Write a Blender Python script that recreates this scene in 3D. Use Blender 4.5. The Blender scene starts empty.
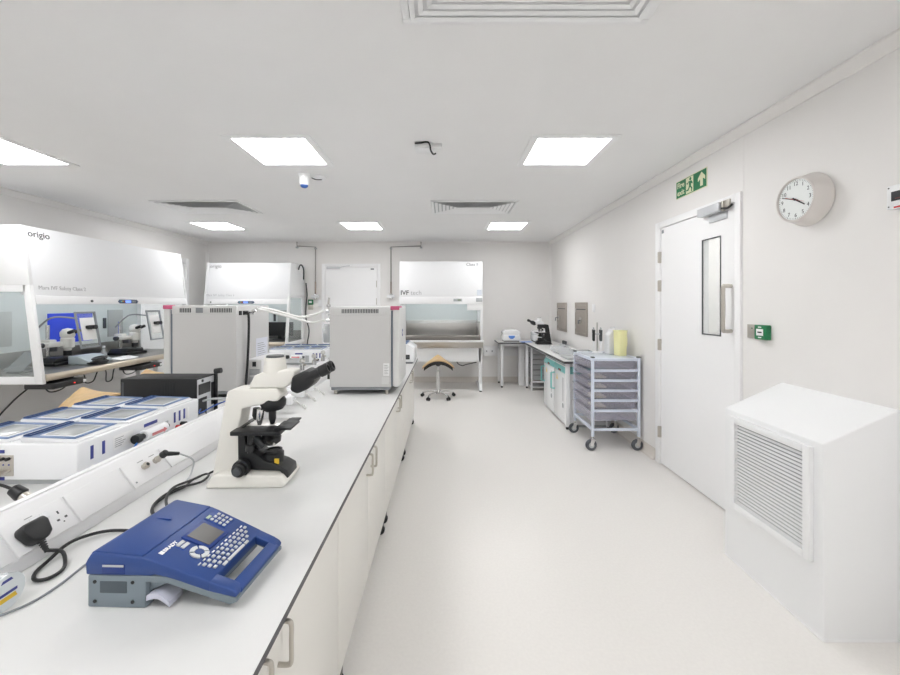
import bpy, bmesh, math, random
from math import sin, cos, pi, radians
from mathutils import Vector, Matrix
random.seed(7)
SC = bpy.context.scene
COL = SC.collection

# ------------------------------------------------------------------ materials
def lin(h):
    r = []
    for i in (0, 2, 4):
        c = int(h[i:i+2], 16)/255
        r.append(c/12.92 if c <= .04045 else ((c+.055)/1.055)**2.4)
    return (r[0], r[1], r[2], 1)

def mat(name, hexc, rough=.5, metal=0, alpha=1, spec=.5, noise=0, nscale=40, bump=0, coat=0, trans=0):
    m = bpy.data.materials.new(name); m.use_nodes = True
    nt = m.node_tree; b = nt.nodes['Principled BSDF']
    c = lin(hexc)
    b.inputs['Base Color'].default_value = c
    b.inputs['Roughness'].default_value = rough
    b.inputs['Metallic'].default_value = metal
    b.inputs['Alpha'].default_value = alpha
    b.inputs['Specular IOR Level'].default_value = spec
    b.inputs['Coat Weight'].default_value = coat
    b.inputs['Transmission Weight'].default_value = trans
    if noise or bump:
        tc = nt.nodes.new('ShaderNodeTexCoord')
        n = nt.nodes.new('ShaderNodeTexNoise'); n.inputs['Scale'].default_value = nscale
        n.inputs['Detail'].default_value = 4
        nt.links.new(tc.outputs['Object'], n.inputs['Vector'])
        if noise:
            r = nt.nodes.new('ShaderNodeValToRGB')
            r.color_ramp.elements[0].position = .3; r.color_ramp.elements[1].position = .7
            r.color_ramp.elements[0].color = tuple(x*(1-noise) for x in c[:3])+(1,)
            r.color_ramp.elements[1].color = tuple(min(1, x*(1+noise*.5)) for x in c[:3])+(1,)
            nt.links.new(n.outputs['Fac'], r.inputs['Fac'])
            nt.links.new(r.outputs['Color'], b.inputs['Base Color'])
        if bump:
            bp = nt.nodes.new('ShaderNodeBump'); bp.inputs['Strength'].default_value = bump
            bp.inputs['Distance'].default_value = .002
            nt.links.new(n.outputs['Fac'], bp.inputs['Height'])
            nt.links.new(bp.outputs['Normal'], b.inputs['Normal'])
    return m

def emit(name, hexc, s):
    m = bpy.data.materials.new(name); m.use_nodes = True
    nt = m.node_tree; nt.nodes.clear()
    e = nt.nodes.new('ShaderNodeEmission'); o = nt.nodes.new('ShaderNodeOutputMaterial')
    e.inputs['Color'].default_value = lin(hexc); e.inputs['Strength'].default_value = s
    nt.links.new(e.outputs[0], o.inputs[0]); return m

WALL = mat('wall_paint', 'F2F0EE', .55, noise=.012, nscale=3, bump=.03)
CEIL = mat('ceiling_paint', 'F6F6F6', .6, noise=.01, nscale=3)
SKIRT = mat('coved_vinyl', 'DDD7D0', .5, noise=.03, nscale=60)
FLOOR = mat('floor_vinyl', 'EFECE8', .38, noise=.025, nscale=70)
WHITE = mat('white_paint', 'F7F8F9', .35)
WHITEG = mat('white_gloss', 'F5F6F8', .2)
DOORW = mat('door_white', 'FAFAFB', .35)
TOP = mat('worktop_white', 'DFDFDE', .5, noise=.01, nscale=20)
EDGE = mat('worktop_core', '525256', .5)
CABW = mat('cabinet_white', 'EEECE6', .4)
PLAST = mat('white_plastic', 'EFEFF0', .35)
CREAM = mat('cream_enamel', 'EFEDE6', .35)
GREYI = mat('incubator_grey', 'D5D4D3', .4, noise=.01, nscale=200)
GREYD = mat('incubator_band', 'DEDEDD', .4)
SEAL = mat('door_seal', '6F7A86', .5)
BLACK = mat('black_plastic', '1D1E20', .4)
BLACKM = mat('black_matte', '17181A', .6)
RUBG = mat('grey_rubber', '55585E', .6)
RUBBER = mat('rubber', '2B2C2E', .7)
DGREY = mat('dark_grey', '4A4D50', .5)
MGREY = mat('mid_grey', '8E9296', .45)
LGREY = mat('light_grey', 'B9BCBE', .4)
STEEL = mat('brushed_steel', 'C9C7C4', .32, 1, noise=.05, nscale=90)
HATCHS = mat('hatch_steel', 'B3ABA3', .45, .5, noise=.06, nscale=25)
CHROME = mat('chrome', 'DADADA', .12, 1)
ALU = mat('aluminium', 'D2D4D7', .4, .4)
NICK = mat('satin_nickel', 'C6C1B9', .32, .9)
BRASS = mat('copper_pipe', 'A89A90', .4, .5)
PINK = mat('pink_label', 'CF5C84', .5)
BLUE = mat('printer_blue', '254586', .42, noise=.02, nscale=300, bump=.08)
BLUEL = mat('lid_blue', '5F7AA5', .4)
BLUED = mat('handle_blue', '2C4A7E', .4)
TAG = mat('tag_blue', '3B4390', .45)
PGREY = mat('printer_grey', '7C8890', .5)
KEY = mat('key_grey', 'CDD0D2', .45)
SCREEN = mat('screen_grey', '54524F', .3)
FILM = mat('blue_film', '3A57EE', .35)
GREEN = mat('sign_green', '1F7A4D', .4)
PHOTO = mat('photoluminescent', 'E6E8C8', .5)
RED = mat('red_plastic', 'C02A2A', .4)
REDP = mat('red_print', 'E08A8E', .5)
YEL = mat('yellow_plastic', 'F6F3BA', .4)
YELT = mat('warning_yellow', 'E8C238', .5)
TEAL = mat('teal_panel', '83CBC9', .4)
WOOD = mat('beech_ply', 'D9B98A', .45, noise=.12, nscale=14)
TAN = mat('tan_edge', 'C6BBAA', .35, .6)
LILAC = mat('trolley_steel', 'DCE3F0', .35)
TRAY = mat('smoky_tray', 'D3D0E0', .2, alpha=.3)
CLEAR = mat('clear_plastic', 'F0F4F6', .1, alpha=.35)
GLASS = mat('clear_glass', 'E4EEEC', .03, alpha=.12)
FROST = mat('vision_glass', 'D5DCDA', .05, alpha=.3)
MILKY = mat('milky_hose', 'EDEDEA', .35)
PAPER = mat('paper', 'F4F4F4', .7)
PRINT = mat('grey_print', '9A9A9C', .6)
FAINT = mat('pale_print', 'BDBDC0', .6)
INK = mat('black_ink', '2A2A30', .6)
CABIN = mat('cabinet_interior', 'D9E0DF', .3)
GREYW = mat('grey_window', 'B9BDBB', .3)
LID = mat('lid_glass', 'B4B8B8', .2)
FACE = mat('clock_face', 'F1F5F4', .5)
CASE = mat('clock_case', 'E3DEDA', .35)
HOODW = mat('hood_enamel', 'F5F6F8', .6, spec=.3)
TUBE = emit('tube_light', 'F4FAFF', 7)
LAMP = emit('panel_light', 'FFFFFF', 11)
LCD = emit('lcd_blue', '7FA0FF', 1.0)
LEDG = emit('led_green', '30FF70', 2)
LEDR = emit('led_red', 'FF3030', 2)

# ------------------------------------------------------------------ mesh builder
class MB:
    def __init__(s): s.bm = bmesh.new()
    def _join(s, t):
        me = bpy.data.meshes.new('tmp'); t.to_mesh(me); t.free()
        s.bm.from_mesh(me); bpy.data.meshes.remove(me)
    def _bev(s, t, bev, seg):
        if bev > 0:
            bmesh.ops.bevel(t, geom=list(t.edges), offset=bev, segments=seg, affect='EDGES', profile=.5, clamp_overlap=True)
    def box(s, x0, y0, z0, x1, y1, z1, bev=0, seg=2, M=None):
        t = bmesh.new()
        bmesh.ops.create_cube(t, size=1)
        for v in t.verts:
            v.co = Vector(((x0+x1)/2+v.co.x*(x1-x0), (y0+y1)/2+v.co.y*(y1-y0), (z0+z1)/2+v.co.z*(z1-z0)))
        s._bev(t, bev, seg)
        if M is not None: bmesh.ops.transform(t, matrix=M, verts=t.verts)
        s._join(t); return s
    def prism(s, poly, axis, a, b, bev=0, seg=2, M=None):
        t = bmesh.new()
        def P(u, v, w):
            return {'x': (w, u, v), 'y': (u, w, v), 'z': (u, v, w)}[axis]
        A = [t.verts.new(P(u, v, a)) for u, v in poly]
        B = [t.verts.new(P(u, v, b)) for u, v in poly]
        n = len(poly)
        t.faces.new(A); t.faces.new(B[::-1])
        for i in range(n): t.faces.new((A[i], B[i], B[(i+1) % n], A[(i+1) % n]))
        bmesh.ops.recalc_face_normals(t, faces=t.faces)
        s._bev(t, bev, seg)
        if M is not None: bmesh.ops.transform(t, matrix=M, verts=t.verts)
        s._join(t); return s
    def cyl(s, p0, p1, r0, r1=None, seg=20, bev=0):
        r1 = r0 if r1 is None else r1
        p0 = Vector(p0); p1 = Vector(p1); d = p1-p0; L = d.length
        pr = [(0, 0), (r0, 0), (r1, L), (0, L)]
        if bev: pr = [(0, 0), (r0-bev, 0), (r0, bev), (r1, L-bev), (r1-bev, L), (0, L)]
        return s.lathe(pr, p0, d, seg)
    def lathe(s, prof, o=(0, 0, 0), axis=(0, 0, 1), seg=24, sx=1, sy=1):
        t = bmesh.new(); rings = []
        for r, z in prof:
            if r <= 1e-6: rings.append([t.verts.new((0, 0, z))])
            else: rings.append([t.verts.new((r*cos(2*pi*k/seg)*sx, r*sin(2*pi*k/seg)*sy, z)) for k in range(seg)])
        for A, B in zip(rings, rings[1:]):
            if len(A) == 1 and len(B) == 1: continue
            for k in range(seg):
                j = (k+1) % seg
                if len(A) == 1: t.faces.new((A[0], B[k], B[j]))
                elif len(B) == 1: t.faces.new((A[k], A[j], B[0]))
                else: t.faces.new((A[k], A[j], B[j], B[k]))
        bmesh.ops.recalc_face_normals(t, faces=t.faces)
        q = Vector((0, 0, 1)).rotation_difference(Vector(axis).normalized())
        bmesh.ops.transform(t, matrix=Matrix.Translation(Vector(o)) @ q.to_matrix().to_4x4(), verts=t.verts)
        s._join(t); return s
    def tube(s, pts, r, seg=8, smooth=True, sub=6):
        pts = [Vector(p) for p in pts]
        if smooth and len(pts) > 2:
            out = []
            for i in range(len(pts)-1):
                p0 = pts[max(i-1, 0)]; p1 = pts[i]; p2 = pts[i+1]; p3 = pts[min(i+2, len(pts)-1)]
                for k in range(sub):
                    u = k/sub
                    out.append(.5*((2*p1)+(p2-p0)*u+(2*p0-5*p1+4*p2-p3)*u*u+(3*p1-p0-3*p2+p3)*u**3))
            out.append(pts[-1]); pts = out
        t = bmesh.new(); rings = []
        up = None
        for i, p in enumerate(pts):
            d = (pts[min(i+1, len(pts)-1)]-pts[max(i-1, 0)]).normalized()
            if up is None:
                up = Vector((0, 0, 1)) if abs(d.z) < .9 else Vector((1, 0, 0))
            n = (up-d*up.dot(d)).normalized(); up = n; b = d.cross(n)
            rings.append([t.verts.new(p+r*(n*cos(2*pi*k/seg)+b*sin(2*pi*k/seg))) for k in range(seg)])
        for A, B in zip(rings, rings[1:]):
            for k in range(seg): t.faces.new((A[k], A[(k+1) % seg], B[(k+1) % seg], B[k]))
        t.faces.new(rings[0]); t.faces.new(rings[-1])
        bmesh.ops.recalc_face_normals(t, faces=t.faces)
        s._join(t); return s
    def text(s, body, size, M, ext=.0004, align='LEFT', bold=0):
        cu = bpy.data.curves.new('t', 'FONT'); cu.body = body; cu.size = size; cu.extrude = ext
        cu.align_x = align; cu.align_y = 'CENTER'; cu.resolution_u = 3; cu.offset = bold
        o = bpy.data.objects.new('t', cu)
        me = bpy.data.meshes.new_from_object(o)
        t = bmesh.new(); t.from_mesh(me)
        bmesh.ops.transform(t, matrix=M, verts=t.verts)
        s._join(t); bpy.data.objects.remove(o); bpy.data.curves.remove(cu); bpy.data.meshes.remove(me)
        return s
    def grid(s, f, nu, nv, th):
        t = bmesh.new(); A = []; B = []
        for i in range(nu+1):
            A.append([]); B.append([])
            for j in range(nv+1):
                p = Vector(f(i/nu, j/nv)); A[-1].append(t.verts.new(p)); B[-1].append(t.verts.new(p-Vector((0, 0, th))))
        for i in range(nu):
            for j in range(nv):
                t.faces.new((A[i][j], A[i+1][j], A[i+1][j+1], A[i][j+1]))
                t.faces.new((B[i][j], B[i][j+1], B[i+1][j+1], B[i+1][j]))
        for i in range(nu):
            t.faces.new((A[i][0], B[i][0], B[i+1][0], A[i+1][0])); t.faces.new((A[i][nv], A[i+1][nv], B[i+1][nv], B[i][nv]))
        for j in range(nv):
            t.faces.new((A[0][j], A[0][j+1], B[0][j+1], B[0][j])); t.faces.new((A[nu][j], B[nu][j], B[nu][j+1], A[nu][j+1]))
        bmesh.ops.recalc_face_normals(t, faces=t.faces); s._join(t); return s
    def warp(s, f):
        for v in s.bm.verts: v.co = Vector(f(v.co))
        return s
    def build(s, name, m, parent=None, loc=(0, 0, 0), rotz=0, ang=35):
        me = bpy.data.meshes.new(name); s.bm.to_mesh(me); s.bm.free()
        me.materials.append(m)
        for p in me.polygons: p.use_smooth = True
        me.set_sharp_from_angle(angle=radians(ang))
        o = bpy.data.objects.new(name, me); COL.objects.link(o)
        o.location = loc; o.rotation_euler = (0, 0, rotz)
        if parent is not None: o.parent = parent
        return o

def frame_m(o, right, up):
    r = Vector(right).normalized(); u = Vector(up).normalized(); n = r.cross(u)
    return Matrix(((r.x, u.x, n.x, o[0]), (r.y, u.y, n.y, o[1]), (r.z, u.z, n.z, o[2]), (0, 0, 0, 1)))

def tag(o, label, cat, group=None):
    o['label'] = label; o['category'] = cat
    if group: o['group'] = group
    return o
def thing(name, label, cat, loc=(0, 0, 0), rotz=0, group=None):
    o = bpy.data.objects.new(name, None); COL.objects.link(o); o.empty_display_size = .05
    o.location = loc; o.rotation_euler = (0, 0, rotz)
    return tag(o, label, cat, group)
def struct(o, label=None, cat=None):
    o['kind'] = 'structure'
    if label: o['label'] = label; o['category'] = cat
    return o
def sname(name, label, cat, loc=(0, 0, 0), rotz=0):
    return struct(thing(name, label, cat, loc, rotz))
KIDS = {}
def copy_tree(o, parent=None):
    c = o.copy(); COL.objects.link(c)
    if parent is not None: c.parent = parent
    for ch in list(o.children): copy_tree(ch, c)
    return c
def dup(o, loc, rotz, label, group=None):
    c = copy_tree(o); c.location = loc; c.rotation_euler = (0, 0, rotz); c['label'] = label
    if group: c['group'] = group
    return c

# ------------------------------------------------------------------ constants (metres)
F = 395.0; VX, VY, H = 446.0, 304.0, 1.433
CE = 2.576; XR, XL, YB, YF = 1.93, -4.39, 7.25, -3.6
BT = .78                       # worktop height
def at(px, py, Y): return Vector(((px-VX)/F*Y, Y, H-(py-VY)/F*Y))

# ------------------------------------------------------------------ room shell
struct(MB().box(XL-.1, YF-.1, -.1, 3.3, YB+.1, 0).build('floor', FLOOR), 'pale speckled vinyl floor', 'floor')
struct(MB().box(XL-.1, YF-.1, CE, 3.3, YB+.1, CE+.1).build('ceiling', CEIL), 'smooth white ceiling', 'ceiling')
struct(MB().box(XL-.1, YB, 0, XR+.1, YB+.1, CE).build('wall_back', WALL), 'far white wall behind the cabinets', 'wall')
struct(MB().box(XL-.1, YF-.1, 0, 3.3, YF, CE).build('wall_front', WALL), 'white wall behind the viewer', 'wall')
struct(MB().box(XL-.1, YF, 0, XL, YB, CE).build('wall_left', WALL), 'white wall on the left', 'wall')
D0, D1, DZ = 2.60, 3.56, 2.13
w = MB().box(XR, YF, 0, XR+.1, D0, CE).box(XR, D1, 0, XR+.1, YB, CE).box(XR, D0, DZ, XR+.1, D1, CE)
struct(w.build('wall_right', WALL), 'white wall on the right with the fire door', 'wall')
# corridor beyond the fire door
struct(MB().box(3.2, 1.2, 0, 3.3, 5.0, CE).box(XR+.1, 1.1, 0, 3.3, 1.2, CE).box(XR+.1, 5.0, 0, 3.3, 5.1, CE).build('wall_corridor', WALL), 'corridor wall beyond the fire door glass', 'wall')
# baseboards (coved vinyl): profile leaning on the wall
def skirt(name, p0, p1, nrm, lab):
    p0 = Vector(p0); p1 = Vector(p1); n = Vector(nrm); b = MB(); t = bmesh.new()
    prof = [(0, 0), (.035, 0), (.018, .006), (.008, .02), (.005, .1), (0, .1)]
    A = [t.verts.new(p0+n*u+Vector((0, 0, v))) for u, v in prof]; B = [t.verts.new(p1+n*u+Vector((0, 0, v))) for u, v in prof]
    k = len(prof)
    for i in range(k): t.faces.new((A[i], A[(i+1) % k], B[(i+1) % k], B[i]))
    t.faces.new(A); t.faces.new(B)
    bmesh.ops.recalc_face_normals(t, faces=t.faces); b._join(t)
    return struct(b.build(name, SKIRT), lab, 'baseboard')
skirt('baseboard_back', (XL, YB, 0), (XR, YB, 0), (0, -1, 0), 'beige coved skirting along the far wall')
skirt('baseboard_left', (XL, YF, 0), (XL, 5.55, 0), (1, 0, 0), 'beige coved skirting along the left wall')
skirt('baseboard_right', (XR, D1+.08, 0), (XR, YB, 0), (-1, 0, 0), 'beige coved skirting right of the trolley')
def cove(name, poly, axis, a, b): struct(MB().prism(poly, axis, a, b).build(name, WALL), 'white coved strip at the ceiling edge', 'trim')
c = .055
cove('trim_1', [(XR, CE-c), (XR-.012, CE-c), (XR-c, CE-.012), (XR-c, CE), (XR, CE)], 'y', YF, YB)
cove('trim_2', [(XL, CE-c), (XL+.012, CE-c), (XL+c, CE-.012), (XL+c, CE), (XL, CE)], 'y', YF, YB)
cove('trim_3', [(YB, CE-.02), (YB-.008, CE-.02), (YB-.02, CE-.008), (YB-.02, CE), (YB, CE)], 'x', XL+c, XR-c)
struct(MB().prism([(XR, YB), (XR-.04, YB), (XR-.03, YB-.012), (XR-.012, YB-.03), (XR, YB-.04)], 'z', .1, CE-c).build('trim_4', WALL), 'white coved strip in the far right corner', 'trim')
struct(MB().prism([(XL, YB), (XL+.04, YB), (XL+.03, YB-.012), (XL+.012, YB-.03), (XL, YB-.04)], 'z', .1, CE-c).build('trim_5', WALL), 'white coved strip in the far left corner', 'trim')
struct(MB().box(XR-.002, 2.588-.03, 2.17, XR, 2.588-.0, CE-c).build('trim_6', WALL), 'thin wall panel joint strip above the fire door', 'trim')

# fire door (right wall): local = world
d = sname('door_1', 'white fire door with narrow glass panel in right wall', 'door', (XR, 3.08, 0))
def dl(b): return b.warp(lambda v: (v.x-XR, v.y-3.08, v.z))
b = MB()
b.box(XR-.018, D0-.03, 0, XR+.06, D0+.02, 2.165, .003).box(XR-.018, D1-.02, 0, XR+.06, D1+.05, 2.165, .003).box(XR-.018, D0+.02, 2.11, XR+.06, D1-.02, 2.165, .003)
dl(b).build('door_frame', DOORW, d)
L0, L1 = D0+.024, D1-.024
W0, W1, V0, V1 = 2.765, 2.97, 1.205, 1.913
b = MB().box(XR-.004, L0, .012, XR+.045, W0, 2.106).box(XR-.004, W1, .012, XR+.045, L1, 2.106).box(XR-.004, W0, .012, XR+.045, W1, V0).box(XR-.004, W0, V1, XR+.045, W1, 2.106)
dl(b).build('door_leaf', DOORW, d)
fr = MB()
for y0, y1, z0, z1 in ((W0, W0+.009, V0, V1), (W1-.009, W1, V0, V1), (W0+.009, W1-.009, V0, V0+.009), (W0+.009, W1-.009, V1-.009, V1)):
    fr.box(XR-.008, y0, z0, XR+.0, y1, z1, .002)
fo = dl(fr).build('glazing_bead', DGREY, d)
dl(MB().box(XR+.0005, W0+.002, V0+.002, XR+.0065, W1-.002, V1-.002)).build('glass_pane', FROST, fo)
for z in (.24, 1.02, 1.545, 1.80):
    hb = MB().box(XR-.024, L1-.006, z, XR-.003, L1+.012, z+.1, .002)
    hb.cyl((XR-.024, L1+.006, z+.002), (XR-.024, L1+.006, z+.098), .008)
    ho = dl(hb).build('hinge', NICK, d)
    dl(MB().box(XR-.0255, L1+.0, z+.005, XR-.0235, L1+.0105, z+.009)).build('screw', DGREY, ho)
hb = MB().tube([(XR-.004, 2.666, 1.555), (XR-.045, 2.666, 1.555), (XR-.06, 2.666, 1.54), (XR-.06, 2.666, 1.4), (XR-.06, 2.666, 1.265), (XR-.045, 2.666, 1.25), (XR-.004, 2.666, 1.25)], .0135, 12, sub=4)
dl(hb).build('pull_handle', NICK, d)
cl = dl(MB().box(XR-.055, 2.72, 2.075, XR-.018, 2.95, 2.135, .003)).build('door_closer', ALU, d)
dl(MB().box(XR-.032, 2.65, 2.09, XR-.018, 2.70, 2.14, .002).box(XR-.04, 2.70, 2.07, XR-.018, 2.717, 2.14, .003)).build('closer_bracket', NICK, cl)
dl(MB().box(XR-.014, 2.70, 2.02, XR-.004, 2.88, 2.07, .002)).build('closer_plate', ALU, cl)
dl(MB().tube([(XR-.035, 2.715, 2.09), (XR-.035, 2.66, 2.08), (XR-.02, 2.632, 2.1)], .008, 8)).build('closer_arm', BLACK, cl)
dl(MB().box(XR-.008, L1-.04, 2.06, XR-.004, L1-.015, 2.09)).build('label_plate', MGREY, d)

# back-wall door and left-wall door
d = sname('door_2', 'white door with closer in the far wall', 'door', (-1.74, YB, 0))
b = MB()
for x0, x1, z0, z1 in ((-.535, -.475, 0, 2.17), (.475, .535, 0, 2.17), (-.475, .475, 2.11, 2.17)): b.box(x0, -.025, z0, x1, -.0005, z1, .003)
b.build('door_frame', DOORW, d)
MB().box(-.47, -.014, .012, .47, -.001, 2.105, .002).build('door_leaf', DOORW, d)
cl = MB().box(-.44, -.05, 2.075, -.2, -.0145, 2.115, .003).build('door_closer', ALU, d)
MB().tube([(-.2, -.04, 2.1), (-.1, -.06, 2.12), (-.02, -.03, 2.135)], .007, 6).build('closer_arm', ALU, cl)
for z in (1.42, 1.74): MB().box(.463, -.022, z, .487, -.0142, z+.12, .002).build('hinge', NICK, d)
MB().box(.36, -.018, 2.06, .42, -.0142, 2.085).build('label_plate', MGREY, d)
d = sname('door_3', 'white door frame on the left wall beyond the long cabinet', 'door', (XL, 6.15, 0))
b = MB()
for x0, x1, z0, z1 in ((-.56, -.48, 0, 2.2), (.48, .56, 0, 2.2), (-.48, .48, 2.12, 2.2)): b.box(.0005, x0, z0, .028, x1, z1, .003)
b.build('door_frame', DOORW, d)
MB().box(.001, -.475, .012, .014, .475, 2.115, .002).build('door_leaf', DOORW, d)

# ------------------------------------------------------------------ ceiling lights and vents
def ceil_light():
    t = thing('ceiling_light', '', 'ceiling light')
    b = MB()
    for x0, y0, x1, y1 in ((-.302, -.302, .302, -.252), (-.302, .252, .302, .302), (-.302, -.252, -.252, .252), (.252, -.252, .302, .252)): b.box(x0, y0, -.006, x1, y1, -.0005)
    b.build('frame', WHITE, t)
    MB().box(-.252, -.252, -.0068, .252, .252, -.0005).build('diffuser', LAMP, t)
    return t
cl0 = ceil_light()
rows = {(0, 0): 'square ceiling light at left picture edge above the long cabinet',
        (1, 0): 'square ceiling light in front of the dome camera, near row',
        (2, 0): 'square ceiling light closest to the fire exit sign, near row',
        (0, 1): 'square ceiling light in far row above the left safety cabinets',
        (1, 1): 'square ceiling light in far row above the door in the far wall',
        (2, 1): 'square ceiling light in far row right of the square vent'}
first = True
for i, x in enumerate((-3.33, -1.225, .886)):
    for j, y in enumerate((2.967, 5.78, .15, -2.66)):
        lab = rows.get((i, j), 'square ceiling light behind the viewer')
        if first: o = cl0; o.location = (x, y, CE); o['label'] = lab; o['group'] = 'square ceiling light panels'; first = False
        else: dup(cl0, (x, y, CE), 0, lab, 'square ceiling light panels' if j < 2 else 'ceiling lights behind the viewer')
for y in (1.8, 4.3): dup(cl0, (2.6, y, CE), 0, 'corridor ceiling light beyond the fire door', 'corridor lights')

def vent(lab, loc, kind):
    t = thing('ceiling_vent', lab, 'ceiling vent', loc, group='ceiling air vents')
    hx, hy = .49, .31
    b = MB()
    for x0, y0, x1, y1 in ((-hx, -hy, hx, -hy+.03), (-hx, hy-.03, hx, hy), (-hx, -hy+.03, -hx+.03, hy-.03), (hx-.03, -hy+.03, hx, hy-.03)): b.box(x0, y0, -.012, x1, y1, -.0005, .003)
    b.build('frame', WHITE, t)
    MB().box(-hx+.03, -hy+.03, -.003, hx-.03, hy-.03, -.0006).build('backing', WHITE if kind else LGREY, t)
    b = MB()
    for k in range(8 if kind else 6):
        u = .034+k*.034 if kind else .045+k*.043
        X, Y = hx-u, hy-u
        if Y < .02: break
        # concentric louvre blades, mitred at the corners
        ww = min(.017 if kind else .03, Y*.9)
        za, zb_ = (-.024, -.020) if kind else (-.014, -.004)
        for (a, c2) in (((-X, -Y), (X, -Y)), ((X, -Y), (X, Y)), ((X, Y), (-X, Y)), ((-X, Y), (-X, -Y))):
            tb = bmesh.new()
            def q(p, s_, z): return (p[0]-math.copysign(s_, p[0]), p[1]-math.copysign(s_, p[1]), z)
            th = .0022
            vs = [tb.verts.new(v) for v in (q(a, 0, za), q(c2, 0, za), q(c2, ww, zb_), q(a, ww, zb_), q(a, 0, za+th), q(c2, 0, za+th), q(c2, ww, zb_+th), q(a, ww, zb_+th))]
            for f in ((0, 1, 2, 3), (4, 5, 6, 7), (0, 1, 5, 4), (2, 3, 7, 6), (1, 2, 6, 5), (3, 0, 4, 7)): tb.faces.new([vs[i] for i in f])
            bmesh.ops.recalc_face_normals(tb, faces=tb.faces); b._join(tb)
    b.build('louvre', WHITE, t)
    return t
vent('white louvred ceiling vent cut off by the top of the picture', (.317, 1.29, CE), 1)
vent('louvred ceiling vent above the class two cabinet, near the room centre', (.32, 4.67, CE), 0)
vent('louvred ceiling vent on the left, above the grey incubator', (-2.79, 4.66, CE), 0)

t = thing('dome_camera', 'small white ceiling camera with blue lens', 'camera', (-1.245, 3.47, CE))
MB().lathe([(0, -.0005), (.05, -.0005), (.05, -.02), (.042, -.03), (.042, -.085), (.034, -.1), (0, -.1)], seg=28).build('housing', WHITE, t)
MB().lathe([(0, -.1001), (.034, -.1001), (.03, -.113), (.018, -.122), (0, -.125)], seg=24).build('lens', mat('lens_blue', '3A63B0', .15), t)
t = thing('ceiling_sensor', 'white ceiling sensor plate beside the dome camera', 'sensor', (-1.13, 3.55, CE))
MB().lathe([(0, -.0005), (.055, -.0005), (.055, -.012), (.045, -.025), (0, -.027)], seg=24).build('housing', WHITE, t)
MB().tube([(-.07, -.02, -.015), (-.03, -.03, -.034), (.02, -.02, -.032)], .004).build('cable', DGREY, t)
t = thing('ceiling_box', 'white ceiling junction box with a loop of black cable', 'junction box', (-.13, 2.84, CE))
MB().box(-.09, -.05, -.04, .03, .05, -.0005, .004).build('box', WHITE, t)
MB().box(.032, -.03, -.028, .1, .04, -.0005, .004).build('socket', WHITE, t)
MB().tube([(-.09, -.06, -.012), (-.05, -.062, -.01), (0, -.062, -.004), (.018, -.062, -.03), (.022, -.064, -.06), (.04, -.066, -.09), (.06, -.066, -.085)], .006).build('cable', BLACK, t)

# ------------------------------------------------------------------ wall items on right wall (facing -X)
def wallm(y, z, off=.0): return frame_m((XR-off, y, z), (0, -1, 0), (0, 0, 1))   # right = -Y, normal = -X
t = thing('fire_exit_sign', 'green and cream sign with running figure and upward arrow above door', 'sign', (XR, 3.11, 2.375))
W, Hh = .39, .145
def sg(b): return b.warp(lambda v: frame_m((0, 0, 0), (0, -1, 0), (0, 0, 1)) @ v)
sg(MB().box(-W/2, -Hh/2, .0005, W/2, Hh/2, .004)).build('backing', PHOTO, t)
sg(MB().box(-W/2+.006, -Hh/2+.006, .004, W/2-.006, Hh/2-.006, .0052)).build('panel', GREEN, t)
I = Matrix.Identity(4)
sg(MB().text('Fire', .062, Matrix.Translation((-.128, .03, .0056)), align='CENTER', bold=.0012)).build('lettering', PHOTO, t)
sg(MB().text('exit', .062, Matrix.Translation((-.128, -.03, .0056)), align='CENTER', bold=.0012)).build('lettering', PHOTO, t)
sg(MB().prism([(.135-.016, -.05), (.135+.016, -.05), (.135+.016, .005), (.135+.042, -.012), (.135+.042, .015), (.135, .055), (.135-.042, .015), (.135-.042, -.012), (.135-.016, .005)], 'z', .0052, .006)).build('arrow', PHOTO, t)
sg(MB().box(-.058, -.062, .0052, .036, .062, .0058)).build('pictogram', PHOTO, t)
b = MB().cyl((.0, .045, .0058), (.0, .045, .0066), .012)
for pl in ([(-.02, .028), (.012, .03), (.008, -.012), (-.016, -.01)], [(-.02, .028), (-.038, .008), (-.05, .016), (-.046, .024), (-.036, .02), (-.018, .034)],
           [(.012, .03), (.03, .006), (.022, .0), (.006, .016)], [(-.016, -.008), (-.03, -.03), (-.052, -.032), (-.052, -.042), (-.024, -.042), (-.002, -.012)],
           [(.008, -.012), (.024, -.03), (.022, -.058), (.012, -.058), (.012, -.036), (-.006, -.014)]):
    b.prism(pl, 'z', .0058, .0066)
sg(b).build('figure', GREEN, t)

t = thing('wall_clock', 'round white wall clock with grey rim on right wall', 'clock', (XR, 2.09, 1.985))
ax = (-1, 0, 0)
MB().lathe([(0, .0005), (.132, .0005), (.138, .008), (.138, .014), (.13, .03), (.118, .085), (.112, .09), (.108, .088), (.107, .078), (0, .078)], (0, 0, 0), ax, 56).build('case', CASE, t)
MB().cyl((-.0781, 0, 0), (-.0795, 0, 0), .1065, seg=56).build('dial', FACE, t)
def ck(x, y, z=.0798): return (-z, -x, y)
b = MB()
for k in range(1, 13):
    a = radians(90-30*k)
    b.text(str(k), .029, frame_m(ck(.083*cos(a), .083*sin(a)), (0, -1, 0), (0, 0, 1)), align='CENTER')
for k in range(60):
    a = 2*pi*k/60
    b.tube([ck(.097*cos(a), .097*sin(a)), ck(.103*cos(a), .103*sin(a))], .0008 if k % 5 else .0014, 4, False)
b.text('quartz', .011, frame_m(ck(0, .036), (0, -1, 0), (0, 0, 1)), align='CENTER') if False else None
b.build('numerals', DGREY, t)
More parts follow.
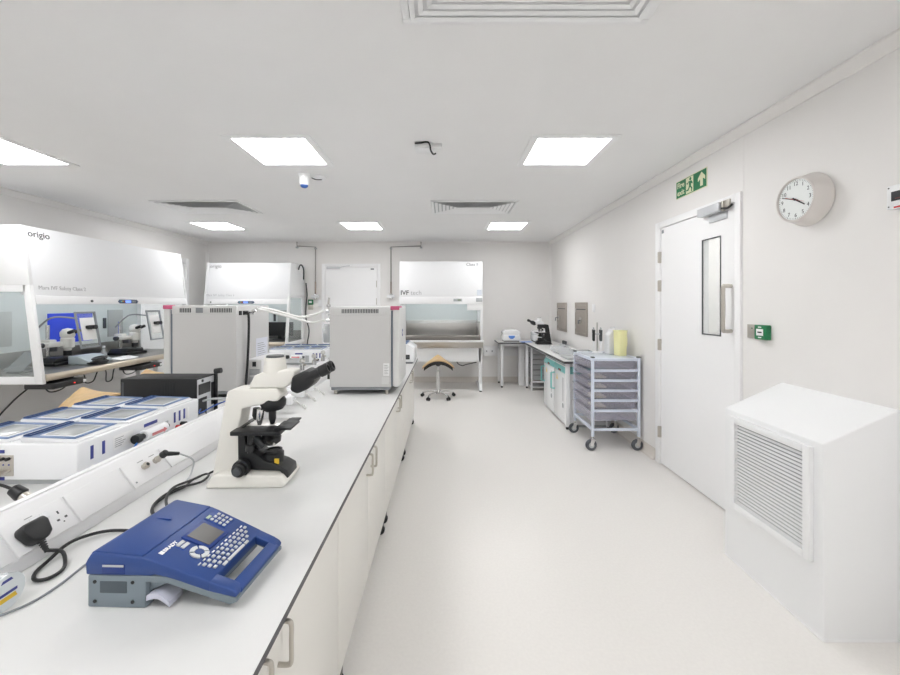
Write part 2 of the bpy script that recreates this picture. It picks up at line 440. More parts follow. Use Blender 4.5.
def hand(ang, l, wd, z, m, back=.02):
    a = radians(90-ang); dx, dy = cos(a), sin(a)
    b = MB(); tb = [( -back*dx-wd*dy, -back*dy+wd*dx), (l*dx-wd*.6*dy, l*dy+wd*.6*dx), (l*dx+wd*.6*dy, l*dy-wd*.6*dx), (-back*dx+wd*dy, -back*dy-wd*dx)]
    b.prism(tb, 'z', z, z+.0012, M=frame_m((0, 0, 0), (0, -1, 0), (0, 0, 1)))
    return b.build('hand', m, t)
hand(124, .066, .004, .0815, INK); hand(289, .085, .003, .0835, INK); hand(112, .06, .0009, .0855, RED, .06)
MB().cyl((-.079, 0, 0), (-.088, 0, 0), .005).build('spindle', INK, t)

t = thing('call_point', 'green door release call point with steel plate beside fire door', 'call point', (XR, 2.43, 1.262))
MB().box(-.012, -.0, -.043, -.0005, .086, .043, .002).build('steel_plate', NICK, t)
g = MB().box(-.035, -.088, -.044, -.0005, -.001, .044, .004).build('housing', GREEN, t)
MB().box(-.0365, -.07, -.02, -.0351, -.018, .02, .0005).build('glass_label', PAPER, g)
MB().text('PUSH', .012, frame_m((-.0368, -.044, 0), (0, -1, 0), (0, 0, 1)), align='CENTER').build('lettering', INK, g) if False else MB().box(-.0369, -.06, -.004, -.0366, -.028, .004).build('lettering', INK, g)
for z in (.031, -.031): MB().box(-.0362, -.056, z-.003, -.0351, -.032, z+.003).build('mark', PAPER, g)
MB().cyl((-.012, .045, .02), (-.0145, .045, .02), .004).build('lamp', GREEN, t)
for y, z in ((.02, .028), (.065, .028), (.065, -.02), (.03, -.02)): MB().cyl((-.012, y, z), (-.0135, y, z), .003, seg=10).build('stud', LGREY, t)

t = thing('wall_monitor', 'small white display box cut off at right picture edge', 'display box', (XR, 1.635, 1.888))
MB().box(-.03, -.16, -.05, -.0005, .07, .05, .004).build('case', WHITE, t)
MB().box(-.032, -.15, -.018, -.0301, .05, .022, .0005).build('display', INK, t)
MB().box(-.0335, -.1, -.01, -.0321, .035, -.007).build('red_digits', mat('dim_red', '7A3A38', .4), t)
MB().box(-.032, -.14, -.049, -.0301, .04, -.042).build('red_edge', RED, t)
for y in (.06,):
    for z in (-.04, .04): MB().cyl((-.03, y, z), (-.0315, y, z), .003, seg=10).build('screw', DGREY, t)

for k, (y0, y1, lab) in enumerate(((6.30, 6.81, 'stainless steel wall hatch nearer the far corner, with lever handle'), (5.37, 5.86, 'stainless steel wall hatch closer to the fire door'))):
    t = thing('wall_hatch', lab, 'hatch', (XR, (y0+y1)/2, 1.22), group='steel hatches in right wall')
    hw = (y1-y0)/2
    b = MB()
    for a0, a1, z0, z1 in ((-hw, -hw+.035, -.235, .235), (hw-.035, hw, -.235, .235), (-hw+.035, hw-.035, -.235, -.2), (-hw+.035, hw-.035, .2, .235)): b.box(-.02, a0, z0, -.0005, a1, z1, .002)
    b.build('frame', HATCHS, t)
    MB().box(-.012, -hw+.037, -.198, -.0005, hw-.037, .198, .002).build('door', HATCHS, t)
    MB().box(-.015, -hw+.06, .13, -.0121, hw-.06, .142).build('slot', DGREY, t)
    h = MB().box(-.024, -.03 if k else .12, -.06, -.0121, .03 if k else .18, .02, .002).build('latch', STEEL, t)
    MB().tube([(-.024, .0 if k else .15, -.02), (-.07 if not k else -.05, .0 if k else .15, -.02), (-.07 if not k else -.05, .0 if k else .15, -.07)] , .01, 8, False).build('lever', MGREY, h)
    for z in (-.12, .12): MB().cyl((-.016, hw-.034, z-.03), (-.016, hw-.034, z+.03), .009, seg=10).build('hinge', STEEL, t)
MB().box(-.012, -.04, -.05, -.0005, .04, .05, .003).build('x', WHITE)
o = bpy.data.objects['x']; o.name = 'wall_switch'; o.location = (XR, 5.15, 1.38); tag(o, 'small white switch plate right of the steel hatches', 'switch')

# ------------------------------------------------------------------ boxed ventilation unit (right)
t = thing('ventilation_unit', 'white boxed ventilation unit with sloping top and louvred grille', 'ventilation unit', (1.6, 1.675, 0))
w_, l_ = XR-1.6-.0005, .592
t0 = MB().prism([(0, .0), (w_, 0), (w_, .985), (0, .838)], 'y', 0, l_, .006, 3); t0.build('casing', WHITE, t)
MB().box(-.004, -.004, 0, w_, l_, .006, .002).build('base_seal', PAPER, t)
gy0, gy1, gz0, gz1 = .042, .525, .31, .812
b = MB()
for y0, y1, z0, z1 in ((gy0, gy0+.035, gz0, gz1), (gy1-.035, gy1, gz0, gz1), (gy0+.035, gy1-.035, gz0, gz0+.035), (gy0+.035, gy1-.035, gz1-.035, gz1)): b.box(-.022, y0, z0, -.0004, y1, z1, .003)
g = b.build('grille_frame', WHITE, t)
b = MB()
z = gz0+.04
while z < gz1-.045:
    b.prism([(-.016, z), (-.014, z-.0012), (-.004, z+.0062), (-.006, z+.0078)], 'y', gy0+.034, gy1-.034); z += .0178
b.build('slats', WHITE, g)
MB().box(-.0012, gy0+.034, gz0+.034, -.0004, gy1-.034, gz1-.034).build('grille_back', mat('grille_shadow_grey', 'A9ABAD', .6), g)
# ------------------------------------------------------------------ long island bench
XE = -.340
t = thing('lab_bench', 'long white island worktop with dark edge running down the left', 'bench', (-1.145, 2.0, 0))
MB().box(-.803, -2.4, BT-.021, .803, 2.8, BT-.0012).build('core_board', EDGE, t)
MB().box(-.805, -2.4, BT-.0012, .8045, 2.8, BT).build('worktop', TOP, t)
for y in (-2.3, .2, 2.7):
    b = MB().box(-.75, y-.02, 0, -.71, y+.02, BT-.0211).box(.0, y-.02, 0, .04, y+.02, BT-.0211).box(-.71, y-.02, BT-.06, .0, y+.02, BT-.0211)
    b.build('leg_frame', WHITE, t)

def under_cab(lab, y0, y1, group='white under-bench cupboards'):
    t = thing('under_bench_cabinet', lab, 'cupboard', (-.385, (y0+y1)/2, 0), group=group)
    hw = (y1-y0)/2-.003; z0, z1 = .085, .735
    MB().box(-.5, -hw, z0, -.021, hw, z1, .001).build('body', CABW, t)
    for s in (-1, 1):
        a, c2 = (-hw, -.0015) if s < 0 else (.0015, hw)
        dd = MB().box(-.02, a, z0, 0, c2, z1, .0015).build('door', CABW, t)
        yy = s*.052
        MB().tube([(0, yy, .705), (.022, yy, .705), (.03, yy, .697), (.03, yy, .66), (.03, yy, .613), (.022, yy, .605), (0, yy, .605)], .0055, 10, sub=4).build('handle', NICK, dd)
    for y in (-hw+.06, hw-.06):
        for x in (-.022, -.44):
            c3 = MB().cyl((x-.004, y-.012, .03), (x-.004, y+.012, .03), .03, seg=20, bev=.004).build('caster', RUBBER, t)
            MB().box(x-.03, y-.02, .035, x+.018, y+.02, .0845, .004).build('fork', BLACK, c3)
    return t
under_cab('white two-door cupboard under bench nearest the viewer', .30, 1.41)
under_cab('white two-door cupboard under bench beside the microscope, second from viewer', 1.41, 2.52)
under_cab('white two-door cupboard under bench below the right grey incubator', 2.52, 3.67)
under_cab('white two-door cupboard at the far end of the bench', 3.67, 4.76)

# service trunking along the bench
tr = thing('bench_trunking', 'white sloped power trunking running along the middle of the bench', 'trunking', (-1.17, 2.0, BT))
P = [(.136, 0), (.136, .032), (.062, .1265), (.045, .131), (.02, .126), (-.03, .032), (-.03, 0)]
MB().prism(P, 'y', -2.0, 2.75, .0015, 1).build('body', PLAST, tr)
MB().box(.032, -1.99, .1285, .052, 2.74, .1325, .001).build('ridge', PLAST, tr)
sl = Vector((-.074, 0, .0945)).normalized()          # up the near slope
def slope(y, u, h=0):      # u metres up the near slope from its foot
    n = Vector((.0945, 0, .074)).normalized()
    return Vector((.136, y-2.0, .032))+sl*u+n*h
def slm(y, u, h=0): return frame_m(slope(y, u, h), (0, 1, 0), sl)
def plate(y0, y1, name='socket_plate', m=PLAST):
    return MB().box(0, 0, 0, y1-y0, .088, .006, .002, M=slm(y0, .004, .0002)).build(name, m, tr)
sp = plate(.955, 1.11)
SM = slm(.955, .004)
for u0 in (.062, .086):
    MB().box(u0, .054, .0062, u0+.02, .072, .011, .002, M=SM).build('rocker_switch', WHITEG, sp)
MB().box(.055, .077, .0062, .075, .079, .0066, M=SM).build('mark', PRINT, sp)
b = MB()
for u, v, a, c2 in ((.128, .054, .0022, .0045), (.118, .034, .0035, .0028), (.139, .034, .0035, .0028), (.128, .024, .0018, .0018)): b.box(u-a, v-c2, .0055, u+a, v+c2, .0066, M=SM)
b.build('pin_hole', DGREY, sp)
dp = plate(1.315, 1.48, 'data_plate')
for u in (.075, .128):
    b = MB().cyl(slope(1.315+u, .055, .006), slope(1.315+u, .055, .024), .010, .0085, 16).cyl(slope(1.315+u, .055, .016), slope(1.315+u, .055, .02), .012, seg=16)
    o = b.build('bulkhead_socket', NICK, dp)
    MB().cyl(slope(1.315+u, .055, .0241), slope(1.315+u, .055, .025), .006, seg=14).build('bore', BLACK, o)
    MB().box(u-.012, .074, .0062, u+.014, .0765, .0066, M=slm(1.315, .004)).build('lettering', PRINT, dp)
MB().cyl(slope(1.33, .02, .006), slope(1.33, .02, .0075), .003, seg=10).build('screw', MGREY, dp)
plate(1.12, 1.305, 'blank_plate'); plate(.6, .945, 'blank_plate'); plate(1.49, 2.1, 'blank_plate')
# far-side round connector seen over the ridge
T0 = Vector((-1.17, 2.0, BT))
def plugc(lab, p, ax_, cab):
    t = thing('cable_connector', lab, 'connector', p)
    a = Vector(ax_).normalized()
    MB().cyl((0, 0, 0), a*.022, .014, .013, 16, .002).build('metal_ring', NICK, t)
    MB().cyl(a*.0221, a*.055, .018, .015, 16, .003).build('body', BLACK, t)
    MB().tube([a*.05, a*.07+Vector(cab[0])*.3]+[Vector(q) for q in cab], .004).build('cable', BLACK, t)
    return t
plugc('black round connector on the far slope of the trunking, left picture edge', (-1.17+.0085, 1.10, BT+.1075), (-.8, 0, .55), [(-.075, -.03, .02), (-.1, -.08, -.05), (-.11, -.2, -.1015), (-.11, -.4, -.1015)])
t = thing('cable_connector', 'black angled jack plugged into the trunking beside the microscope', 'connector', T0+slope(1.443, .055, .0255))
n = Vector((.0945, 0, .074)).normalized()
MB().cyl((0, 0, 0), n*.012, .009, seg=14).build('metal_ring', NICK, t)
MB().cyl(n*.0121, n*.034, .013, .012, 16, .003).cyl(n*.024+Vector((.002, 0, 0)), n*.024+Vector((.03, .035, -.012)), .009, .006, 12).build('body', BLACK, t)
MB().tube([n*.024+Vector((.03, .035, -.012)), n*.024+Vector((.06, .07, -.05)), (.085, .05, -.077), (.10, .0, -.083), (.11, -.05, -.0835)], .0028).build('cable', LGREY, t)

# ------------------------------------------------------------------ label printer
pr = thing('label_printer', 'blue and grey label printer with keyboard and screen on bench', 'label printer', (-.772, .85, BT), radians(-6))
PW = .235
def tp(v):
    k = 1-.21*max(0, v.x)/.33
    return (v.x, PW/2+(v.y-PW/2)*k, v.z)
def pb(b, name, m, parent=pr): return b.warp(tp).build(name, m, parent)
SA = math.atan2(.061, .185)
def zs(x): return .108-(x-.125)*.061/.185
def pm(x, y, h=0): return frame_m((x, y, zs(x)+h), (0, 1, 0), (-cos(SA), 0, sin(SA))) @ Matrix.Rotation(0, 4, 'Z')
# local frame of pm: +X along printer width (y), +Y up-slope (toward ridge), +Z out
b = MB().box(.0, 0, 0, .128, PW, .07, .004)
b.prism([(.128, .06), (.128, .03), (.17, .05), (.262, .023), (.262, .041), (.18, .062)], 'y', .012, PW-.012, .002)
b.prism([(.306, .0185), (.31, .012), (.325, .0175), (.325, .026), (.306, .026)], 'y', .012, PW-.012, .002)
b.prism([(.125, .07), (.125, .056), (.175, .054), (.31, .012), (.326, .018), (.326, .026), (.18, .068)], 'y', PW-.014, PW-.001, .002)
b.prism([(.125, .07), (.125, .056), (.175, .054), (.31, .012), (.326, .018), (.326, .026), (.18, .068)], 'y', .001, .014, .002)
bs = pb(b, 'base', PGREY)
pb(MB().box(.1285, .085, .0005, .2, PW-.012, .05, .003), 'cavity_shade', BLACK, bs)  # black block, painted in for the shade of the cavity under the keyboard
pb(MB().box(.1283, .02, .004, .1295, .084, .05), 'cavity_wall_shade', BLACK, bs)  # thin black sheet continues that painted shade on the cavity wall
b = MB().prism([(-.004, .0695), (-.006, .095), (.006, .114), (.016, .117), (.122, .1085), (.14, .1035), (.268, zs(.268)), (.268, .038), (.185, .064), (.15, .072), (.136, .0695)], 'y', 0, PW, .004, 3)
for y0, y1 in ((0, .033), (PW-.033, PW)): b.prism([(.264, zs(.264)-.0005), (.305, zs(.305)), (.32, zs(.32)-.002), (.326, .035), (.324, .027), (.264, .039)], 'y', y0, y1, .004, 3)
b.prism([(.303, zs(.303)-.0005), (.318, zs(.318)-.002), (.328, .036), (.326, .026), (.308, .026), (.303, .036)], 'y', .02, PW-.02, .004, 3)
pb(b, 'shell', BLUE)
b = MB().prism([(-.0065, .088), (-.0065, .098), (.007, .1175), (.016, .1205), (.119, .112), (.119, .104), (.016, .106)], 'y', .004, PW-.004, .0025, 2)
lid = pb(b, 'lid', BLUE)
pb(MB().box(.035, .14, .1165, .075, .143, .1195), 'lid_mark', mat('emboss_blue', '26468F', .5), lid)
# near-end slot and grey recess with screws
s1 = pb(MB().box(.033, -.0012, .073, .083, .004, .094, .0006), 'media_slot', mat('slot_blue', '1D377C', .5))
pb(MB().box(.035, -.0022, .089, .081, -.0013, .0935), 'slot_tongue', LGREY, s1)
pb(MB().box(.028, -.0012, .032, .088, .004, .058, .002), 'side_recess', mat('recess_grey', '4E585F', .6))
for x in (.017, .1):
    for z in (.014, .056): pb(MB().cyl((x, -.0012, z), (x, .002, z), .0038, seg=12), 'screw', BLACK)
b = MB().grid(lambda u, v: (.131+.05*u, -.002+.042*v, .029-.012*u*u+.007*sin(pi*u)), 12, 2, .011)
pb(b, 'paper_guide', mat('guide_lilac', 'C9CBDA', .4))
# screen, keys
def sl_(b): return b
def slab(y0, y1, x0, x1, h0, h1, bev=.001, b=None):
    b = b or MB(); xm = x0; 
    # rectangle from x0 (ridge side) to x1 down the slope
    L = (x1-x0)/cos(SA)
    return b.box(y0, -L, h0, y1, 0, h1, bev, M=frame_m((x0, 0, zs(x0)), (0, 1, 0), (-cos(SA), 0, sin(SA))))
bz = pb(slab(.09, .170, .14, .212, -.002, .004, .002), 'screen_bezel', mat('bezel_blue', '233F86', .4))
pb(slab(.099, .161, .148, .204, .0041, .0048, 0), 'screen', SCREEN, bz)
pb(slab(.178, .226, .136, .196, -.002, .0015, .001), 'keypad_panel', mat('panel_blue', '26468F', .45))
kk = slab(.182, .198, .1385, .146, .0016, .003, .0004)
pb(kk, 'soft_key', mat('key_green', 'B6C9B4', .5))
for r in range(4):
    for c2 in range(3):
        pb(slab(.182+c2*.0145, .1903+c2*.0145, .150+r*.0115, .157+r*.0115, .0016, .0045, .001), 'key', KEY)
for c2 in range(2): pb(slab(.062, .084, .148+c2*.0115, .1565+c2*.0115, .0002, .0035, .001), 'function_key', KEY)
pb(slab(.057, .089, .145, .1715, -.002, .0008, .001), 'function_panel', mat('panel_blue2', '26468F', .45))
# navigation pad
cx, cy = .200, .070
for q in range(4):
    a0 = q*pi/2+pi/4+.12; a1 = a0+pi/2-.24
    poly = [(.021*cos(a0+(a1-a0)*k/6), .021*sin(a0+(a1-a0)*k/6)) for k in range(7)]+[(.011*cos(a1+(a0-a1)*k/4), .011*sin(a1+(a0-a1)*k/4)) for k in range(5)]
    pb(MB().prism(poly, 'z', .0005, .0035, M=frame_m((cx, cy, zs(cx)), (0, 1, 0), (-cos(SA), 0, sin(SA)))), 'arrow_key', KEY)
nk = pb(MB().cyl((0, 0, 0), (0, 0, .003), .0095, seg=20).warp(lambda v: frame_m((cx, cy, zs(cx)+.0005), (0, 1, 0), (-cos(SA), 0, sin(SA))) @ v), 'centre_key', BLUE)
for r in range(5):
    n_ = (11, 11, 10, 9, 0)[r]
    for c2 in range(n_):
        y0 = .032+r*.003+c2*.0172
        if r == 0: pb(slab(y0, y0+.0088, .2205, .2235, .0002, .003, .0008), 'key', PAPER)
        else: pb(slab(y0, y0+.0088, .2172+r*.0108, .2238+r*.0108, .0002, .0038, .001), 'key', KEY)
pb(slab(.06, .075, .2600, .2665, .0002, .0038, .001), 'key', KEY)
pb(slab(.08, .15, .2600, .2665, .0002, .0038, .001), 'space_key', KEY)
pb(slab(.155, .17, .2600, .2665, .0002, .0038, .001), 'key', KEY)
lm = frame_m((.142, .024, zs(.142)+.0012), (0, 1, 0), (-cos(SA), 0, sin(SA)))
pb(MB().text('BRADY', .0125, lm @ Matrix.Translation((.011, 0, 0)), .0004, bold=.0003).box(0, -.005, 0, .009, .005, .0008, M=lm), 'logo', WHITEG)

# plugs and cables on the near bench
def w2(p): return Vector(p)
t = thing('power_cord', 'black plug in trunking socket with cord looping to the printer', 'power cord', T0+slope(1.0, .042, .0065))
u = sl; n = Vector((.0945, 0, .074)).normalized(); yv = Vector((0, 1, 0))
MM = Matrix(((yv.x, u.x, n.x, 0), (yv.y, u.y, n.y, 0), (yv.z, u.z, n.z, 0), (0, 0, 0, 1)))
MB().prism([(-.026, .024), (.026, .024), (.032, .01), (.024, -.022), (.01, -.032), (-.01, -.032), (-.024, -.022), (-.032, .01)], 'z', .0005, .032, .006, 3, M=MM).build('plug', BLACK, t)
b = MB()
for k in range(5):
    p = MM @ Vector((0, -.03-k*.006, .014-k*.0008)); q = MM @ Vector((0, -.0345-k*.006, .0135-k*.0008)); b.cyl(p, q, .0085-k*.0008, seg=14)
b.cyl(MM @ Vector((0, -.028, .014)), MM @ Vector((0, -.062, .009)), .005, seg=12)
b.build('strain_relief', BLACK, t)
org = t.location
zb = BT+.0065
cp = [org+MM @ Vector((0, -.058, .0095)), Vector((-.972, 1.0, zb+.02)), Vector((-.945, .98, zb+.003)), Vector((-.932, .955, zb)), Vector((-.938, .93, zb)), Vector((-.962, .925, zb)), Vector((-.988, .95, zb)), Vector((-.996, .99, zb+.004)), Vector((-1.0, 1.04, zb+.012)), Vector((-.995, 1.09, zb+.006)), Vector((-.95, 1.12, zb+.004)), Vector((-.86, 1.125, zb)), Vector((-.79, 1.135, zb))]
MB().tube([p-org for p in cp], .0042, 10).build('cord', BLACK, t)
b = MB().tube([(-.96, .80, BT+.003), (-.92, .835, BT+.003), (-.90, .87, BT+.003), (-.895, .92, BT+.003), (-.90, 1.0, BT+.003), (-.89, 1.06, BT+.003), (-.84, 1.095, BT+.003), (-.79, 1.11, BT+.003)], .0025)
tag(b.build('grey_cable', MGREY), 'thin grey cable lying on bench left of the printer', 'cable')
b = MB()
b.tube([(-.80, 1.16, BT+.006), (-.87, 1.19, BT+.006), (-.93, 1.25, BT+.006), (-.945, 1.33, BT+.006), (-.925, 1.40, BT+.006), (-.93, 1.45, BT+.008), (-.905, 1.49, BT+.012), (-.885, 1.47, BT+.012), (-.885, 1.42, BT+.012), (-.92, 1.36, BT+.02), (-.935, 1.30, BT+.018), (-.915, 1.23, BT+.016), (-.85, 1.17, BT+.014), (-.79, 1.15, BT+.006)], .0042)
b.tube([(-.83, 1.19, BT+.012), (-.9, 1.27, BT+.024), (-.925, 1.34, BT+.03), (-.915, 1.42, BT+.02), (-.90, 1.45, BT+.0215)], .0042)
tag(b.build('black_cable', BLACK), 'tangled black cable on bench between printer and microscope', 'cable')
b = MB().tube([(-.91, 1.33, BT+.006), (-.90, 1.40, BT+.03), (-.88, 1.48, BT+.006), (-.86, 1.5, BT+.006), (-.858, 1.42, BT+.03), (-.835, 1.45, BT+.038)], .0038)
t = thing('label_cartridge', 'clear plastic label spool at the lower left picture edge', 'spool', (-.97, .845, BT))
MB().cyl((-.06, 0, .036), (.028, 0, .036), .036, seg=32, bev=.002).build('barrel', CLEAR, t)
MB().cyl((-.05, 0, .036), (.02, 0, .036), .02, seg=24).build('core', PAPER, t)
e = MB().cyl((.0285, 0, .036), (.031, 0, .036), .037, seg=32).build('end_disc', mat('spool_disc', 'E4EAEC', .25), t)
MB().prism([(-.02, .018), (.02, .018), (.016, .028), (-.016, .028)], 'x', .0311, .0316).build('yellow_band', YELT, e)
MB().prism([(-.02, .031), (.02, .031), (.02, .037), (-.02, .037)], 'x', .0311, .0316).prism([(-.012, .058), (.012, .058), (.008, .064), (-.008, .064)], 'x', .0311, .0316).build('blue_print', TAG, e)

# ------------------------------------------------------------------ compound microscope (faces local +x)
def microscope(name, lab, loc, rotz, white, dark, group=None, flip=False):
    t = thing(name, lab, 'microscope', loc, rotz, group)
    A = white if not flip else dark
    # arm and base; local x 0..0.3 along body, y across (-.08..08), z up
    body = [(0, 0), (.27, 0), (.275, .012), (.25, .045), (.14, .05), (.105, .06), (.098, .2), (.112, .272), (.24, .30), (.25, .318), (.235, .345), (.085, .345), (.058, .335), (.05, .3)]
    b = MB().prism(body, 'y', -.04, .04, .006, 3)
    b.prism([(0, 0), (.27, 0), (.285, .012), (.262, .04), (.1, .05), (.03, .05), (.006, .02)], 'y', -.078, .078, .008, 3)
    b.build('stand', A, t)
    MB().prism([(.098, .2), (.1, .055), (.25, .046), (.268, .018), (.281, .022), (.278, .05), (.25, .066), (.195, .085), (.13, .14), (.118, .21)], 'y', -.046, .046, .005, 2).build('front_cover', dark, t)
    # coarse focus knobs both sides
    for s in (-1, 1):
        k = MB().lathe([(0, 0), (.03, 0), (.03, .018), (.024, .02), (.024, .034), (.02, .038), (0, .038)], (.122, s*.055, .068), (0, s, 0), 24).build('focus_knob', BLACK, t)
        MB().lathe([(0, 0), (.014, 0), (.014, .012), (0, .013)], (.122, s*.0932, .068), (0, s, 0), 18).build('fine_knob', DGREY, k)
    # stage
    st = MB().box(.09, -.085, .188, .265, .085, .204, .004).build('stage', BLACK, t)
    MB().box(.24, -.075, .204, .30, .02, .212, .003).box(.25, .02, .2041, .29, .07, .21, .003).build('stage_guide', BLACK, st)
    MB().box(.11, -.02, .2042, .24, .075, .2055, .0005).build('slide_holder', STEEL, st)
    MB().cyl((.15, -.06, .188), (.15, -.06, .12), .009, seg=14).cyl((.15, -.06, .15), (.15, -.06, .128), .015, seg=16).build('stage_knob', BLACK, st)
    # condenser, lamp house
    c = MB().lathe([(0, .13), (.02, .13), (.034, .14), (.036, .158), (.028, .17), (.02, .186), (0, .187)], (.2, 0, 0)).build('condenser', BLACK, t)
    MB().cyl((.2, -.03, .15), (.235, -.06, .15), .005, seg=10).build('aperture_lever', STEEL, c)
    l = MB().lathe([(0, .06), (.036, .06), (.036, .1), (.03, .104), (.03, .112), (.024, .112), (.024, .106), (0, .106)], (.21, 0, 0)).build('lamp_housing', BLACK, t)
    MB().box(.226, -.036, .07, .242, -.031, .088).build('warning_sticker', YELT, l)
    MB().cyl((.15, -.02, .16), (.185, -.02, .13), .014, seg=14).cyl((.15, .0, .19), (.15, .0, .11), .012, seg=12).build('substage_rack', DGREY, t)
    # nosepiece, objectives
    q = MB().lathe([(0, .0), (.03, .0), (.042, .012), (.046, .03), (.04, .045), (0, .045)], (.213, 0, .258), (-.15, 0, 1), 28).build('nosepiece', BLACK, t)
    for (dx, dy, ln, m2) in ((.0, -.02, .056, BLACK), (-.07, -.03, .056, CHROME), (-.11, -.012, .042, BLACK), (-.03, .03, .045, CHROME)):
        p0 = Vector((.213+dx*.55, dy, .268)); ax = Vector((dx*.9, dy*.6, -1)).normalized()
        MB().lathe([(0, 0), (.013, 0), (.013, ln*.65), (.007, ln), (0, ln)], p0, ax, 18).build('objective', m2, q)
    # head
    hd = [(.13, .3455), (.152, .392), (.18, .402), (.27, .412), (.30, .408), (.292, .37), (.265, .3455)]
    MB().prism(hd, 'y', -.036, .036, .008, 3).build('head', white, t)
    ph = MB().lathe([(0, .40), (.042, .40), (.036, .455), (0, .455)], (.215, 0, 0), (0, 0, 1), 28).build('camera_tube', white, t)
    MB().lathe([(0, .4552), (.032, .4552), (.03, .462), (0, .463)], (.215, 0, 0), (0, 0, 1), 28).build('tube_cap', DGREY, ph)
    dv = Vector((.105, 0, .048)).normalized()
    bn = MB().prism([(.286, .338), (.292, .388), (.34, .412), (.368, .398), (.374, .37), (.352, .344), (.31, .326)], 'y', -.05, .05, .01, 3)
    bino = bn.build('binocular_body', BLACK, t)
    for s in (-1, 1):
        p = Vector((.342, s*.032, .382))
        e = MB().lathe([(0, 0), (.019, 0), (.0175, .05), (.021, .054), (.0215, .084), (.018, .088), (.014, .088), (.014, .078), (0, .078)], p, dv, 22).build('eyepiece', BLACK, bino)
        MB().cyl(p+dv*.0781, p+dv*.080, .0138, seg=18).build('lens', mat('ocular_glass', '6A7078', .1), e)
    return t
ms = microscope('microscope', 'cream and black binocular microscope on bench behind the printer', (-.853, 1.47, BT), radians(1.5), CREAM, BLACK)
o = MB().tube([(-.002, .0, .03), (-.014, -.002, .03), (-.024, -.012, .026)], .0042)
o.build('power_lead', BLACK, ms)
mq = microscope('microscope', 'black and white microscope on the right-hand bench in the far corner', (1.70, 6.38, (.783)+.0006), pi, WHITE, BLACK, flip=True); mq.scale = (.9, .9, .93)

# ------------------------------------------------------------------ six-chamber bench-top incubators
def chamber_incubator(lab, loc, rotz, hoses=True):
    t = thing('chamber_incubator', lab, 'benchtop incubator', loc, rotz)
    # local: x right 0..-.5 (from right edge leftward), y 0..L
    L, WW, Z = (.69 if hoses else .62), .52, .158
    MB().box(-WW, 0, .02, 0, L, Z-.008, .006, 3).build('housing', WHITEG, t)
    MB().box(-WW+.02, .015, 0, -.02, L-.015, .0205).build('plinth', LGREY, t)
    lid0 = None
    for i in range(3):
        for j in range(2):
            if lid0 is None:
                ld = MB().prism([(-.105, .0), (.105, .0), (.105, .006), (.09, .012), (-.105, .019)], 'y', -.094, .094, .002, 2).build('lid', WHITEG, t)
                sl2 = -(.019-.012)/.195
                def zl(x): return .0127+(.09-x)*.0359
                Mx = frame_m((0, 0, .0159), (1, 0, -.0359), (0, 1, 0))
                b = MB()
                for x0, y0, x1, y1 in ((-.1, -.093, .092, -.073), (-.1, .073, .092, .093), (.074, -.073, .092, .073), (-.076, -.073, -.062, .073)): b.box(x0, y0, -.0005, x1, y1, .0012, .0005, M=Mx)
                b.build('blue_rim', BLUEL, ld)
                MB().box(-.05, -.058, -.0005, .058, .058, .0012, .0003, M=Mx).build('window', LID, ld)
                MB().tube([(-.08, -.085, .0215), (-.101, -.085, .0222), (-.101, .085, .0222), (-.08, .085, .0215), (-.08, -.085, .0215)], .0032, 8, False).build('handle', BLUED, ld)
                lid0 = ld; o = ld
            else:
                o = copy_tree(lid0, t)
            o.location = (-.118-j*.245, .11+i*(L-.2)/2.15, Z-.008)
    # right side markings
    def side(y0, y1, z0, z1, nm, m): return MB().box(.0, y0, z0, .0012, y1, z1, .0004).build(nm, m, t)
    for y in (.05, .1, .50, .535, .57): side(y, y+.013, .075, .125, 'blue_tag', TAG)
    s = side(.15, .25, .07, .125, 'rating_label', PAPER)
    b = MB()
    for k in range(5): b.box(.0013, .157, .08+k*.008, .0016, .19+.01*(k % 3), .0825+k*.008)
    b.build('small_print', PRINT, s)
    side(.595, .612, .07, .125, 'warning_label', PAPER)
    f = MB().cyl((.028, .27, .088), (.028, .40, .088), .024, seg=24, bev=.004).build('gas_filter', WHITEG, t)
    MB().cyl((.028, .25, .088), (.028, .27, .088), .012, seg=14).cyl((.028, .4, .088), (.028, .42, .088), .01, seg=14).build('filter_port', BLACK, f)
    MB().prism([(.29, .094), (.36, .094), (.36, .1), (.38, .088), (.36, .076), (.36, .082), (.29, .082)], 'x', .0525, .0535).build('red_arrow', REDP, f)
    MB().cyl((.028, .225, .088), (.028, .249, .088), .019, seg=20).build('dark_cap', BLACK, f)
    MB().box(0, .31, .112, .0015, .39, .126, .004).build('blue_tag', TAG, t)
    MB().box(-.0005, .42, .03, .002, .46, .1).build('recess', LGREY, t)
    MB().cyl((0, .52, .05), (.02, .52, .05), .01, seg=14).build('red_port', RED, t)
    MB().cyl((0, .555, .055), (.024, .555, .055), .012, seg=14).build('black_port', BLACK, t)
    # near end connector panel
    p = MB().box(-.345, -.0015, .035, -.23, .001, .11, .0005).build('connector_panel', NICK, t)
    for k in range(5):
        x = -.245-.02*k
        MB().cyl((x, -.0016, .098), (x, -.012, .098), .006, seg=12).build('gas_port', BLACK, p)
        MB().cyl((x, -.0016, .055), (x, -.03, .05), .006, seg=10).build('hose_barb', NICK, p)
        MB().cyl((x, -.0016, .076), (x, -.003, .076), .003, seg=8).build('blue_dot', TAG, p)
    for z in (.117, .02): MB().box(-.32, -.0016, z, -.262, .0, z+.012, .0005).build('blue_tag', TAG, t)
    if not hoses: return t
    MB().tube([(.001, .07, .045), (.02, .07, .03), (.045, .1, .03), (.05, .17, .055), (.04, .22, .075)], .004).build('blue_hose', mat('hose_blue', '2E78C8', .4), t)
    MB().tube([(.001, .06, .05), (.03, .0, .015), (.03, -.12, .006), (.01, -.25, .006)], .004).build('clear_hose', MILKY, t)
    return t
